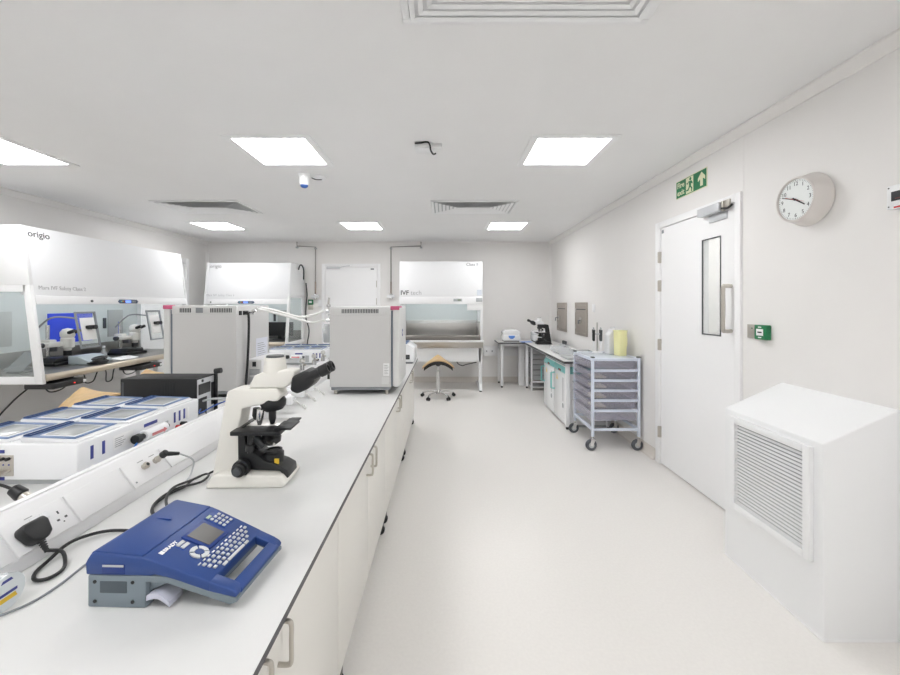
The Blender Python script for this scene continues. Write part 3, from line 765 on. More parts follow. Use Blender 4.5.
chamber_incubator('white six-chamber incubator with blue-rimmed lids at near left of bench', (-1.322, 1.418, BT), 0)
chamber_incubator('white six-chamber incubator with blue-rimmed lids at far end of bench', (-1.93, 4.24, BT), radians(-90), False)

# ------------------------------------------------------------------ grey incubators
def sticker(b): return b
def incubator(lab, loc, sgn, w, dpt, hgt, kind):
    # local origin at near corner of body, hinge side; door toward sgn*x; body extends to -sgn*x
    t = thing('incubator', lab, 'incubator', loc)
    f0 = .03
    X = lambda a: sgn*a
    def bx(b, x0, y0, z0, x1, y1, z1, bev=0, seg=2):
        a, c2 = sorted((X(x0), X(x1))); return b.box(a, y0, z0, c2, y1, z1, bev, seg)
    bx(MB(), -w, 0, f0+.022, 0, dpt, hgt, .006, 3).build('body', GREYI, t)
    bx(MB(), -w+.01, .006, f0, -.01, dpt-.006, f0+.022, .002).build('base', MGREY, t)
    bx(MB(), -w-.0005, -.003, hgt-.058, .0005, .02, hgt-.003, .002).build('top_band', GREYD, t)
    for x in (-w+.035, -.035):
        for y in (.035, dpt-.035): MB().cyl((X(x), y, 0), (X(x), y, f0), .014, .011, 14).build('foot', NICK, t)
    def vents(c0, n, parent=t):
        b = MB()
        for k in range(n): bx(b, c0-k*.0117-.0065, -.0045, hgt-.047, c0-k*.0117, -.0029, hgt-.018)
        return b.build('vent_slots', DGREY, t)
    if kind == 2: vents(-.09, 23)
    else:
        vents(-.055, 7); vents(-.265, 13)
        bx(MB(), -.215, -.0045, hgt-.05, -.165, -.0029, hgt-.015, .001).build('small_panel', MGREY, t)
    # door
    bx(MB(), .001, .004, f0+.03, .012, dpt-.004, hgt-.03).build('door_gasket', SEAL, t)
    dr = bx(MB(), .0125, -.002, f0+.024, .062, dpt+.002, hgt-.001, .012, 4).build('door', GREYD, t)
    bx(MB(), -.003, -.0045, hgt-.024, .061, .03 if kind == 1 else .16, hgt+.003, .002).build('pink_label', PINK, dr)
    if kind == 2:
        s = MB().cyl((X(.0622), .19, hgt-.2), (X(.064), .19, hgt-.2), .028, seg=24).build('badge', TAG, dr)
        MB().box(X(.0641), .175, hgt-.21, X(.0648), .205, hgt-.19).build('badge_mark', PAPER, s)
        MB().cyl((X(.0622), .19, f0+.2), (X(.064), .19, f0+.2), .012, seg=16).build('lock', WHITE, dr)
        lb = bx(MB(), -.055, -.0012, .135, -.012, .0, .225).build('paper_label', PAPER, t)
        b = MB()
        for k in range(6): bx(b, -.048, -.0017, .148+k*.012, -.018-.006*(k % 2), -.0013, .151+k*.012)
        b.build('small_print', PRINT, lb)
        bx(MB(), -.066, -.0012, .075, -.014, .0, .125).build('rating_plate', GREYD, t)
    else:
        bx(MB(), .066, .05, .42, .072, .09, .56, .002).build('door_latch', MGREY, dr)
    return t
i2 = incubator('grey incubator with pink label on the right half of bench', (-.398, 2.852, BT), 1, .443, .455, .634, 2)
i1 = incubator('grey incubator with pink label on left half of bench, behind black computer', (-1.886, 2.72, BT), -1, .443, .50, .642, 1)
# rear connections of the left incubator (faces +X), local: rear at x=+.443
b = MB()
for y in (.03, .085, .12): b.box(.4431, y, .575, .452, y+.03, .605, .002)
b.build('rear_socket', BLACK, i1)
MB().cyl((.4431, .17, .59), (.475, .17, .59), .014, seg=16).cyl((.475, .17, .59), (.495, .17, .605), .01, seg=12).cyl((.4431, .22, .60), (.49, .22, .615), .012, seg=14).build('gas_port', CHROME, i1)
MB().tube([(.45, .1, .59), (.475, .1, .58), (.478, .1, .45), (.472, .095, .25), (.468, .08, .06), (.5, .04, .02), (.56, 0, .02)], .0085, 10).build('mains_lead', BLACK, i1)
s = MB().box(.4431, .28, .2, .4445, .47, .39).build('rating_sheet', mat('sheet', 'E6E8F2', .6), i1)
b = MB()
for k in range(9): b.box(.4446, .30, .22+k*.016, .4449, .44-.02*(k % 3), .2235+k*.016)
b.build('small_print', PRINT, s)
# rear ports of the right incubator (faces -X)
for k, (y, z, l2) in enumerate(((.08, .60, .05), (.13, .53, .06), (.16, .36, .05), (.1, .2, .045))):
    x = -.443
    g = MB().cyl((x-.0005, y, z), (x-l2, y, z), .012, seg=16).cyl((x-l2*.6, y, z), (x-l2*.6, y, z+.03), .008, seg=12).lathe([(0, 0), (.015, .003), (.018, .012), (.012, .022), (0, .024)], (x-l2*.6, y, z+.03), (0, 0, 1), 16).build('gas_valve', CHROME, i2)
MB().tube([(-.47, .08, .60), (-.475, .08, .65), (-.47, .085, .70)], .008, 10).build('elbow_pipe', STEEL, i2)
cupp = MB().lathe([(0, 0), (.036, 0), (.04, .10), (.036, .10), (.034, .006), (0, .006)], (-.488, .12, .365)).cyl((-.488, .12, .46), (-.488, .12, .50), .03, seg=18).build('humidifier_cup', CLEAR, i2)
MB().cyl((-.488, .12, .372), (-.488, .12, .425), .0345, seg=20).build('grey_liquid', mat('cup_liquid', '4E5A66', .3), cupp)
MB().cyl((-.4435, .12, .49), (-.488, .12, .49), .01, seg=12).build('cup_bracket', BLACK, i2)
MB().box(-.475, .05, .10, -.4435, .16, .17, .003).build('rear_socket', BLACK, i2)
# milky hoses between the two incubators
P1 = Vector((-1.886+.495, 2.89, BT+.605)); A1 = Vector((-.398-.443-.075, 2.982, BT+.53)); A2 = Vector((-.398-.443-.066, 2.932, BT+.60))
tag(MB().tube([P1+Vector((.014, 0, .009)), P1+Vector((.06, .01, .0)), P1+Vector((.2, .08, -.045)), P1+Vector((.36, .1, -.09)), A1+Vector((-.02, 0, -.005)), A1], .009, 10).build('gas_hose', MILKY), 'lower milky gas hose sagging between the two grey incubators', 'hose', 'gas hoses')
tag(MB().tube([P1+Vector((.014, .05, .02)), P1+Vector((.1, .09, .0)), P1+Vector((.26, .13, -.05)), P1+Vector((.36, .11, -.04)), A2+Vector((-.05, -.0, -.02)), A2+Vector((-.004, 0, 0))], .009, 10).build('gas_hose', MILKY), 'upper milky gas hose rising to the right grey incubator', 'hose', 'gas hoses')

# ------------------------------------------------------------------ computer, small tower beside incubator, gas taps
t = thing('desktop_computer', 'black desktop computer with silver rear ports beside left grey incubator', 'computer', (-1.815, 2.2, BT))
cw, cd, ch = .425, .174, .236
MB().box(0, 0, .005, cw, cd, ch, .004).build('case', BLACKM, t)
MB().box(.008, -.0006, .04, .02, .004, ch-.02).build('front_seam', DGREY, t)
b = MB()
for k in range(9): b.box(.225+k*.009, -.0012, .10, .23+k*.009, .002, .215)
b.build('vent_slots', BLACK, t)
rp = MB().box(cw-.001, .006, .01, cw+.002, cd-.008, ch-.008, .001).build('rear_panel', ALU, t)
MB().box(cw+.002, .015, .14, cw+.004, cd-.05, .2).box(cw+.002, .015, .03, cw+.004, .09, .12).box(cw+.002, cd-.04, .06, cw+.004, cd-.015, .19).build('port_block', BLACK, rp)
MB().cyl((cw+.002, .05, ch-.02), (cw+.006, .05, ch-.02), .008, seg=12).build('screw', BLACK, rp)
MB().box(cw, cd-.012, .005, cw+.02, cd, ch+.004, .003).build('rear_flange', BLACKM, t)
MB().cyl((cw+.008, cd-.01, ch+.015), (cw+.045, cd-.01, ch+.02), .016, seg=18).build('antenna_knob', BLACK, t)
MB().tube([(cw+.004, .05, .1), (cw+.05, .06, .11), (cw+.13, .1, .105)], .006).build('grey_lead', LGREY, t)
MB().tube([(cw+.004, .03, .06), (cw+.02, .0, .045), (cw+.06, .08, .07), (cw+.12, .15, .09)], .004).build('blue_lead', mat('lead_blue', '3E62B5', .4), t)
MB().tube([(cw+.004, .07, .05), (cw+.04, .05, .02), (cw+.08, .12, .05), (cw+.13, .16, .06)], .004).build('black_lead', BLACK, t)
for x in (.03, cw-.03):
    for y in (.03, cd-.03): MB().cyl((x, y, 0), (x, y, .006), .01, seg=10).build('foot', RUBBER, t)

t = thing('ups_tower', 'slim pale tower box with vent slots standing against left grey incubator', 'tower unit', (-1.436, 2.86, BT))
MB().box(0, 0, 0, .124, .34, .256, .004).build('case', PLAST, t)
p = MB().box(.006, -.0015, .01, .1, .001, .245, .0005).build('front_panel', GREYI, t)
MB().box(.035, -.0035, .20, .062, -.0016, .235, .001).build('inlet', BLACK, p)
for z in (.14, .08):
    b = MB()
    for k in range(5): b.box(.015, -.0025, z+k*.009, .088, -.0016, z+.005+k*.009)
    b.build('vent_slots', MGREY, p)

def gas_tap(lab, y, side):
    base = T0+slope(y, .035, .0068 if y < 2.1 else .0005) if side else Vector((-1.128, y, BT+.133))
    t = thing('gas_tap', lab, 'gas tap', base, group='chrome gas taps on the trunking')
    n = Vector((1, 0, .12)).normalized() if side else Vector((0, 0, 1))
    MB().cyl((0, 0, 0), n*.04, .018, seg=16).cyl(n*.04, n*.06, .011, seg=14).build('body', CHROME, t)
    MB().lathe([(0, 0), (.017, .002), (.023, .012), (.017, .03), (0, .034)], n*.06, (0, 0, 1) if not side else n, 16).build('knob', STEEL, t)
    MB().cyl(n*.045, n*.045+Vector((.03, -.01, -.004 if side else 0)), .007, seg=12).build('outlet', NICK, t)
    return t
gas_tap('chrome gas tap on top of trunking, nearest left grey incubator', 3.1, 0)
gas_tap('chrome gas tap on top of trunking, middle of the upper three', 3.38, 0)
gas_tap('chrome gas tap on top of trunking, closest to the right grey incubator', 3.62, 0)
gas_tap('chrome gas tap on trunking slope just behind the microscope eyepieces', 2.28, 1)
gas_tap('chrome gas tap on trunking slope, second behind the microscope', 2.475, 1)
gas_tap('chrome gas tap on trunking slope close to the right grey incubator', 2.665, 1)
for y, lab in ((2.35, 'white plug adaptor on trunking right behind the microscope stage'), (2.54, 'white plug adaptor on trunking between two chrome gas taps'), (2.73, 'white plug adaptor on trunking nearest the right grey incubator')):
    t = thing('plug_adaptor', lab, 'plug', T0+slope(y, .02, .0012), group='white plugs on the trunking')
    MB().box(.004, 0, .0, .125, .062, .05, .008).prism([(0, .002), (.03, .002), (.03, .03), (-.018, .03)], 'y', .008, .054).build('body', WHITEG, t)
    nn = Vector((.0945, 0, .074)).normalized()
    MB().tube([Vector((.122, .03, .025)), Vector((.15, .04, .01)), Vector((.17, .09, -.038)), Vector((.15, .16, -.041)), Vector((.06, .24, -.041))], .004).build('cable', MILKY, t)

# far-end small device
t = thing('bench_incubator', 'small white incubator with blue lids at bench end behind grey incubator', 'benchtop incubator', (-.345, 4.3, BT))
MB().prism([(-.42, .02), (0, .02), (0, .165), (-.07, .215), (-.42, .215)], 'y', 0, .4, .008, 3).build('housing', WHITEG, t)
MB().box(-.4, .02, 0, -.02, .38, .0205).build('plinth', MGREY, t)
for y in (.02, .21):
    l = MB().box(-.3, y, .2148, -.085, y+.17, .224, .003).build('lid', BLUEL, t)
    MB().box(-.26, y+.03, .2241, -.12, y+.14, .2255, .0005).build('window', LID, l)
MB().box(-.14, -.002, .05, -.05, .0005, .1, .002).build('socket', BLACK, t)
MB().box(-.13, -.003, .06, -.1, -.0021, .09).box(-.09, -.003, .06, -.06, -.0021, .09).build('socket_face', DGREY, t)
# ------------------------------------------------------------------ safety cabinets (front toward local -y)
DZc = .83
def yfr(z): return .0+.19*(z-.74)/1.38
def safety_cabinet(lab, L, loc, rotz, full):
    t = thing('safety_cabinet', lab, 'safety cabinet', loc, rotz)
    zv = 1.43
    MB().prism([(yfr(1.51)+.002, 1.5105), (yfr(2.12)+.002, 2.12), (DZc, 2.12), (DZc, 1.62), (.26, 1.62), (.22, 1.5105)], 'x', .031, L-.031, .002, 2).build('hood', HOODW, t)
    MB().cyl((.15, .34, 1.60), (L-.15, .34, 1.60), .013, seg=14).build('tube_lamp', TUBE, t)
    st = MB().prism([(yfr(1.43)-.012, 1.43), (yfr(1.51)-.004, 1.51), (yfr(1.51)+.05, 1.51), (yfr(1.51)+.05, 1.43)], 'x', .031, L-.031, .003).build('control_strip', PLAST, t)
    rt = Vector((1, 0, 0)); up = Vector((0, .19, 1.38)).normalized()
    def fm(x, z, off=.0008): 
        n = rt.cross(up); p = Vector((x, yfr(z)+.002, z))+n*off
        return frame_m(p, rt, up)
    k = L/1.98 if full else 1
    MB().text('origio', .083, fm(.045 if full else .05, 2.055 if full else 2.06), .001).build('logo', INK if full else PRINT, t)
    MB().text('Mars IVF Safety Class 2', .049, fm(.075 if full else .03, 1.578), .001).build('lettering', FAINT, t)
    def sm(x, z, off=.0005): return frame_m((x, yfr(1.46)-.0075-off, z), (1, 0, 0), (0, .04, 1))
    # display
    u = .5*L
    dm = sm(u, 1.46)
    dp = MB().prism([(-.14, 0), (-.12, .022), (.12, .022), (.14, 0), (.12, -.022), (-.12, -.022)], 'z', 0, .006, .002, M=dm).build('display', mat('display_navy', '44546E', .35), st)
    MB().box(-.045, -.014, .0062, .035, .014, .0068, M=dm).build('screen', LCD, dp)
    for i, m in enumerate((TEAL, YELT, RED)): MB().cyl((-.10+.02*i, .004*(i % 2), .006), (-.10+.02*i, .004*(i % 2), .0085), .007, seg=12).warp(lambda v: dm @ v).build('button', m, dp)
    MB().box(.05, -.012, .0062, .085, .012, .0072, .002, M=dm).box(.09, -.012, .0062, .105, .012, .0072, .002, M=dm).build('key', MGREY, dp)
    MB().cyl((0, 0, 0), (0, 0, .008), .012, seg=16).warp(lambda v: sm(u-.44*k if full else u-.58, 1.462) @ v).build('lock', DGREY, st)
    # work surface and front sill
    ws = MB().box(.02, .03, .79, L-.02, .78, .815, .002).build('work_surface', mat('dark_steel', '8C8B89', .35, 1) if full else bpy.data.materials['dark_steel'], t)
    MB().prism([(-.008, .755), (-.016, .79), (-.01, .805), (.0, .813), (.03, .815), (.03, .755)], 'x', .031, L-.031, .004, 2).build('front_sill', TAN, t)
    # rear panel with windows
    MB().box(.02, .77, .745, L-.02, .80, 1.619).build('rear_panel', CABIN, t)
    MB().box(.02, .74, .816, L-.02, .769, .96, .002).build('rear_trough', bpy.data.materials['dark_steel'], t)
    # side panels: slanted front post, rails, rear post, glass
    for s, x0 in ((0, 0), (1, L-.03)):
        x1 = x0+.03
        b = MB().prism([(0, .735), (.07, .735), (yfr(1.5985)+.06, 1.5985), (yfr(1.5985)-.004, 1.5985)], 'x', x0, x1, .003)
        b.box(x0, .0705, .735, x1, DZc, .80, .003)
        b.box(x0, .72, .80, x1, DZc, 1.55, .003)
        b.prism([(yfr(1.54)+.045, 1.54), (DZc, 1.54), (DZc, 1.598), (yfr(1.598)+.045, 1.598)], 'x', x0, x1)
        b.prism([(yfr(1.599)-.004, 1.599), (DZc, 1.599), (DZc, 2.123), (yfr(2.12)-.002, 2.123)], 'x', x0, x1, .002)
        sp = b.build('side_panel', WHITE, t)
        MB().prism([(.065, .80), (.72, .80), (.72, 1.54), (yfr(1.54)+.055, 1.54)], 'x', x0+.012, x0+.017).build('side_glass', GLASS, sp)
    for x in (.03, L-.07):
        MB().box(x, .46, .03, x+.04, .52, .744).box(x, .70, .03, x+.04, .76, .744).box(x, .2, .03, x+.04, .76, .07).build('stand_leg', WHITE, t)
        for y in (.24, .73): MB().cyl((x+.02, y, 0), (x+.02, y, .03), .018, seg=12).build('foot', DGREY, t)
    return t
CX, CY = -3.49, 3.42
c1 = safety_cabinet('long white safety cabinet with slanted hood along the left wall', 2.06, (CX, CY, 0), pi/2, True)
c2 = safety_cabinet('shorter white safety cabinet with slanted hood against the far wall', 1.40, (-3.985, 6.40, 0), 0, False)
# windows in the long cabinet's rear panel (local y .77 = front of panel)
b = MB().box(.80, .762, 1.0, 1.33, .7695, 1.33).build('blue_window', FILM, c1)
g = MB().box(1.55, .762, 1.02, 1.78, .7695, 1.36, .001).build('rear_window', GREYW, c1)
MB().box(1.56, .76, 1.03, 1.77, .7615, 1.14).build('window_shade', LGREY, g)
MB().box(.2, .762, 1.02, .45, .7695, 1.36, .001).build('rear_window', GREYW, c1)
for x in (1.48, .1): MB().box(x, .755, 1.13, x+.04, .7695, 1.26, .003).build('socket', DGREY, c1)
g = MB().box(.93, .762, .98, 1.11, .7695, 1.32).build('rear_window', GREYW, c2)
MB().box(.86, .755, 1.12, .9, .7695, 1.25).build('socket', DGREY, c2)
# dark monitor inside the far cabinet
t = thing('monitor', 'dark flat panel standing inside the shorter far cabinet', 'monitor', (-2.92, 6.93, .8155))
MB().box(-.24, -.015, .06, .24, .015, .30, .004).build('panel', BLACKM, t)
MB().box(-.03, .0, .01, .03, .02, .1).box(-.1, -.06, 0, .1, .07, .012, .003).build('stand', BLACK, t)
# viewing frames with membrane and eyepieces (part of long cabinet, at its front opening)
for x0 in (.37, 1.27):
    b = MB()
    w_, z0, z1 = .225, 1.0, 1.40
    def q(x, z): return (x, .085+.1*(1.4-z)*-.5+.0, z)
    vm = frame_m((x0, .02, z0), (1, 0, 0), (-.06, .13, 1))
    for a, c3, e, f in ((0, 0, .018, .36), (w_-.018, 0, w_, .36), (.018, 0, w_-.018, .018), (.018, .342, w_-.018, .36)): b.box(a, c3, 0, e, f, .012, .002, M=vm)
    fr = b.build('viewing_frame', MGREY, c1)
    MB().box(.045, .08, .002, w_-.03, .3, .008, .002, M=vm).build('membrane', PAPER, fr)
    MB().box(.019, .019, .003, w_-.019, .341, .0055, M=vm).build('shield_glass', GLASS, fr)
    b = MB()
    for s in (-.026, .026): b.cyl(vm @ Vector((w_/2+.02+s, .205, .008)), vm @ Vector((w_/2+.02+s, .2, .05)), .018, .022, 16)
    b.box(w_/2-.025, .188, .008, w_/2+.065, .222, .028, .006, M=vm)
    b.build('eyepiece_pair', BLACK, fr)
    MB().tube([vm @ Vector((.0, .3, .006)), vm @ Vector((-.12, .32, -.1)), vm @ Vector((-.16, .2, -.25))], .008).build('support_arm', MGREY, fr)

def w1(x, y, z=.8155): return Vector((CX-y, CY+x, z))
def stereo(lab, loc, rotz):
    t = thing('stereo_microscope', lab, 'microscope', loc, rotz, 'stereo microscopes in the long cabinet')
    MB().box(-.15, -.13, 0, .16, .14, .03, .008).prism([(-.14, .03), (.15, .03), (.13, .07), (-.1, .075)], 'y', -.1, .12, .008).build('base', BLACK, t)
    MB().cyl((.01, .1, .075), (.01, .1, .40), .017, seg=18).build('pole', CHROME, t)
    MB().box(-.03, .04, .19, .05, .14, .25, .012).prism([(-.11, -.03), (.10, -.03), (.10, .06), (-.11, .08)], 'z', .18, .225, .01).build('arm', CREAM, t)
    b = MB().lathe([(0, .13), (.03, .13), (.034, .155), (.055, .165), (.058, .255), (.05, .265), (.06, .28), (.062, .32), (.04, .355), (0, .365)], (.1, -.02, 0), (0, 0, 1), 24)
    b.build('zoom_body', CREAM, t)
    MB().cyl((.1, -.02, .08), (.1, -.02, .13), .034, seg=20).build('objective', BLACK, t)
    b = MB()
    for s in (-.03, .03): b.cyl((.1+s, -.04, .31), (.1+s, -.12, .34), .018, seg=14)
    b.build('eyepiece', BLACK, t)
    MB().cyl((-.11, .03, .2), (-.14, .03, .2), .026, seg=18).cyl((-.06, -.03, .14), (-.06, -.03, .18), .03, seg=18).build('focus_knob', DGREY, t)
    MB().lathe([(0, .03), (.045, .03), (.045, .042), (0, .042)], (.09, -.03, 0)).build('stage_plate', CHROME, t)
    return t
stereo('stereo microscope in front of the blue window in the long cabinet', w1(.63, .505), pi/2)
stereo('stereo microscope at the far end of the long cabinet', w1(1.47, .46), pi/2)
t = thing('tilted_glass', 'tilted grey glass plate with two round pads in the cabinet end', 'glass plate', w1(.16, .34))
MB().box(-.08, -.12, 0, .08, .12, .006, .001, M=Matrix.Translation((0, 0, .095)) @ Matrix.Rotation(radians(40), 4, 'X')).build('plate', mat('plate_glass', '7C8288', .1, alpha=.6), t)
MB().box(-.06, -.09, 0, .06, .1, .02, .004).build('foot', DGREY, t)
b = MB().box(-.19, -.12, 0, .19, .12, .05, .01)
o = MB().prism([(-.11, 0), (.11, 0), (.11, .03), (-.02, .085), (-.11, .085)], 'y', -.14, .14, .008, 3).build('warming_plate', mat('pale_blue_grey', 'BFC9CC', .4), None, w1(.74, .25), 0); tag(o, 'pale blue-grey sloped controller on sill of the long cabinet', 'controller')
o = MB().prism([(-.05, 0), (.07, 0), (.07, .012), (-.05, .03)], 'y', -.13, .13, .004).build('keyboard', PAPER, None, w1(1.0, .12), 0); tag(o, 'white keyboard on sill of the long cabinet', 'keyboard')
b = MB()
for k in range(5):
    b.tube([(.04*cos(a/10*2*pi+k)+.004*k, .11*sin(a/10*2*pi+k*.4), .018+.012*k+.006*sin(a)) for a in range(12)], .009)
o = b.build('coiled_cable', BLACK, None, w1(.88, .035, .8175)+Vector((.0, .12, 0))); 
o.location = w1(1.0, -.0+.1, .8155); o.location.x += .02; tag(o, 'coil of thick black cable in front of the sloped controller', 'cable')
o.location = w1(.64, .085, .8155)
t = thing('dropper_bottle', 'clear dropper bottle standing behind the white keyboard', 'bottle', w1(1.0, .34))
MB().lathe([(0, 0), (.03, 0), (.032, .01), (.032, .07), (.015, .1), (.012, .13), (0, .13)], seg=20).build('body', CLEAR, t)
MB().cyl((0, 0, .1301), (0, 0, .15), .014, seg=16).build('cap', PAPER, t)
for y0, lab in ((-.02, 'black control box hanging under near part of the long cabinet sill'), (.98, 'black control box hanging under far part of the long cabinet sill')):
    t = thing('control_box', lab, 'control box', w1(y0+.25, .0, .7345), group='control boxes under the long cabinet')
    MB().box(-.2, -.2, -.05, .06, .125, -.0005, .008).box(-.2, -.18, -.001, -.06, .1, .0548, .003).build('case', BLACK, t)
    MB().box(.06, .085, -.04, .063, .115, -.012, .001).build('white_plate', PAPER, t)
    MB().box(.06, -.01, -.03, .0625, .005, -.024).build('red_light', LEDR, t)
# hanging cables under long cabinet
for k, (x0, x1, dz, lab) in enumerate(((.2, .62, .13, 'black cable drooping below the near corner of the long cabinet'), (.62, .9, .12, 'black cable drooping under the middle of the long cabinet sill'), (.88, 1.12, .15, 'black cable loop under the long cabinet beside the middle droop'), (1.1, 1.5, .12, 'black cable drooping below the far control box'))):
    pts = [w1(x0+.05, .29, .782), w1(x0+.08, .28, .68), w1(x0+.3*(x1-x0), .27, .73-dz), w1(x0+.6*(x1-x0), .27, .72-dz*.9), w1(x1-.06, .28, .68), w1(x1, .29, .782)]
    tag(MB().tube(pts, .006).build('hanging_cable', BLACK), lab, 'cable', 'cables under the long cabinet')
tag(MB().tube([w1(.16, .27, .782), w1(.15, .26, .70), w1(.0, .25, .60), w1(-.15, .25, .45), w1(-.25, .26, .2), w1(-.28, .3, .008)], .007).build('hanging_cable', BLACK), 'black cable trailing to the floor at left picture edge', 'cable', 'cables under the long cabinet')
t = thing('wall_cabinet_cord', 'black cord hanging down beside the shorter far cabinet', 'cord', (-2.5, 7.2, 0))
tag(t, 'black cord hanging down beside the shorter far cabinet', 'cord')
bpy.data.objects.remove(t)
tag(MB().tube([at(306, 283, 7.235), at(307, 295, 7.235), at(306, 306, 7.235), at(306, 318, 7.235), at(309, 330, 7.235), at(307.5, 342, 7.235), at(306.5, 352, 7.235)], .010).build('power_cord', DGREY), 'dark cord hanging down far wall beside the shorter cabinet', 'cord')
MB().tube([(x+3.985, y-6.40, z) for x, y, z in ((-2.575, 6.9, 2.03), (-2.555, 6.9, 2.10), (-2.52, 6.9, 2.11), (-2.49, 6.91, 2.03), (-2.495, 6.92, 1.86))], .012).build('exhaust_lead', DGREY, c2)

# ------------------------------------------------------------------ class II cabinet, far wall centre
t = thing('safety_cabinet', 'white cabinet with steel work bay behind the saddle stool', 'safety cabinet', (-.767, 6.43, 0))
L = 1.371
MB().prism([(.05, 1.555), (.10, 2.135), (.77, 2.135), (.77, 1.555)], 'x', 0, L, .005, 2).build('hood', HOODW, t)
st = MB().prism([(.02, 1.43), (.045, 1.554), (.12, 1.554), (.10, 1.43)], 'x', 0, L, .004, 2).build('control_strip', PLAST, t)
up = Vector((0, .05, .58)).normalized()
def fm2(x, z): return frame_m((x, .05+.05*(z-1.555)/.58-.0015, z), (1, 0, 0), up)
MB().text('IVF', .105, fm2(.02, 1.615), .001, bold=.001).build('logo', INK, t)
MB().text('tech', .105, fm2(.185, 1.615), .001).build('lettering', FAINT, t)
MB().text('Class II', .07, fm2(1.10, 2.085), .001).build('lettering', MGREY, t)
MB().box(1.275, 0, 0, 1.35, .09, .0015, M=fm2(0, 1.575)).build('label', mat('pale_label', 'D8DEE8', .5), t)
d_ = MB().box(.89, .025, 1.475, 1.03, .034, 1.52, .002).build('display', LGREY, st)
MB().box(.955, .0235, 1.49, 1.01, .0248, 1.507).build('screen', mat('lcd_green', '6E8A5E', .4), d_)
MB().box(1.26, .02, 1.47, 1.36, .034, 1.535, .002).build('socket', LGREY, st)
for x in (0, L-.04): MB().box(x, .104, .80, x+.04, .77, 1.5545, .003).box(x, .06, .80, x+.04, .1035, 1.4295, .003).build('side_panel', WHITE, t)
MB().box(.04, .72, .80, L-.04, .76, 1.5545).build('rear_panel', CABIN, t)
MB().box(.06, .685, .83, L-.06, .7195, 1.14, .002).build('steel_back', STEEL, t)
for x0, x1 in ((.041, .06), (L-.06, L-.041)): MB().box(x0, .1, .83, x1, .719, 1.14).build('steel_side', STEEL, t)
MB().box(.041, .05, .795, L-.041, .6845, .829, .002).build('work_surface', STEEL, t)
MB().prism([(.02, .84), (.03, .905), (.05, .925), (.06, .925), (.06, .84)], 'x', .041, L-.041, .003).build('front_grille', mat('grille_steel', '7E7A76', .4, 1), t)
MB().prism([(-.015, .81), (-.02, .835), (.045, .84), (.05, .81)], 'x', -.01, L+.01, .003).build('front_rim', WHITE, t)
MB().prism([(0, .72), (-.015, .8095), (.06, .8095), (.06, .72)], 'x', .0, L, .003).build('front_sill', mat('sill_steel', 'BDB8B2', .35, .8), t)
MB().box(.03, .06, .485, L-.03, .08, .719, .002).build('apron', WHITE, t)
MB().box(L-.26, .03, 1.33, L-.02, .05, 1.428, .003).build('notice', PAPER, t)
MB().box(.041, .065, 1.12, L-.041, .069, 1.4295).build('sash', GLASS, t)
MB().cyl((.1, .3, 1.535), (L-.1, .3, 1.535), .013, seg=14).build('tube_lamp', TUBE, t)
for x in (.01, L-.065):
    b = MB().box(x, .06, .06, x+.055, .12, .71, .004)
    b.prism([(0, .02), (.02, .045), (.06, .12), (.12, .12), (.2, .07), (.62, .07), (.66, .03), (.66, .0202)], 'x', x, x+.055, .004)
    b.build('stand_leg', WHITE, t)
    for y in (.03, .62): MB().cyl((x+.028, y, 0), (x+.028, y, .022), .022, seg=14).build('foot', DGREY, t)
MB().tube([(.95, .5, .48), (.97, .45, .40), (1.05, .45, .36), (1.12, .45, .38), (1.3, .5, .41)], .008).build('hanging_lead', DGREY, t)

# ------------------------------------------------------------------ saddle stools
def saddle(lab, loc, rotz, hz):
    t = thing('saddle_stool', lab, 'stool', loc, rotz, 'wooden saddle stools')
    def top(u, v):
        a = (u-.5)*2; y = -.17+.36*v
        w = .24*(1-.2*max(0, v-.55)/.45)
        z = hz-.035-.115*abs(a)**2.1+.04*max(0, (v-.6)/.4)**1.5*max(0, 1-2*abs(a))
        return (a*w, y, z)
    MB().grid(top, 24, 14, .016).build('seat_shell', WOOD, t)
    MB().grid(lambda u, v: tuple(Vector(top(.05+.9*u, .0+.92*v))-Vector((0, .004, .0165))), 24, 10, .05).build('underside_pad', BLACK, t)
    MB().lathe([(0, hz-.145), (.028, hz-.145), (.05, hz-.11), (.045, hz-.085), (0, hz-.085)]).build('tilt_mechanism', BLACK, t)
    c = MB().cyl((0, 0, .10), (0, 0, hz-.22), .027, seg=20).cyl((0, 0, hz-.22), (0, 0, hz-.146), .014, seg=16).build('column', CHROME, t)
    MB().cyl((0, 0, .085), (0, 0, .125), .042, .03, 20).build('hub', CHROME, t)
    for k in range(5):
        a = radians(90+72*k); dx, dy = cos(a), sin(a)
        l = MB().tube([(dx*.03, dy*.03, .105), (dx*.15, dy*.15, .09), (dx*.255, dy*.255, .065)], .013, 10).build('leg', CHROME, t)
        q = Vector((dx*.255, dy*.255, 0)); sx = Vector((-dy, dx, 0))
        w = MB()
        for s in (-1, 1): w.cyl(q+sx*s*.008+Vector((0, 0, .026)), q+sx*s*.024+Vector((0, 0, .026)), .026, seg=18, bev=.004)
        w.cyl(q+Vector((0, 0, .03)), q+Vector((0, 0, .066)), .008, seg=10)
        w.build('caster', BLACK, l)
    return t
saddle('wooden saddle stool in front of the white cabinet with steel bay', (-.12, 6.05, 0), radians(2), .63)
saddle('wooden saddle stool before near half of the long cabinet', (-2.86, 3.26, 0), radians(75), .735)
saddle('wooden saddle stool before far half of the long cabinet', (-3.02, 4.2, 0), radians(80), .735)

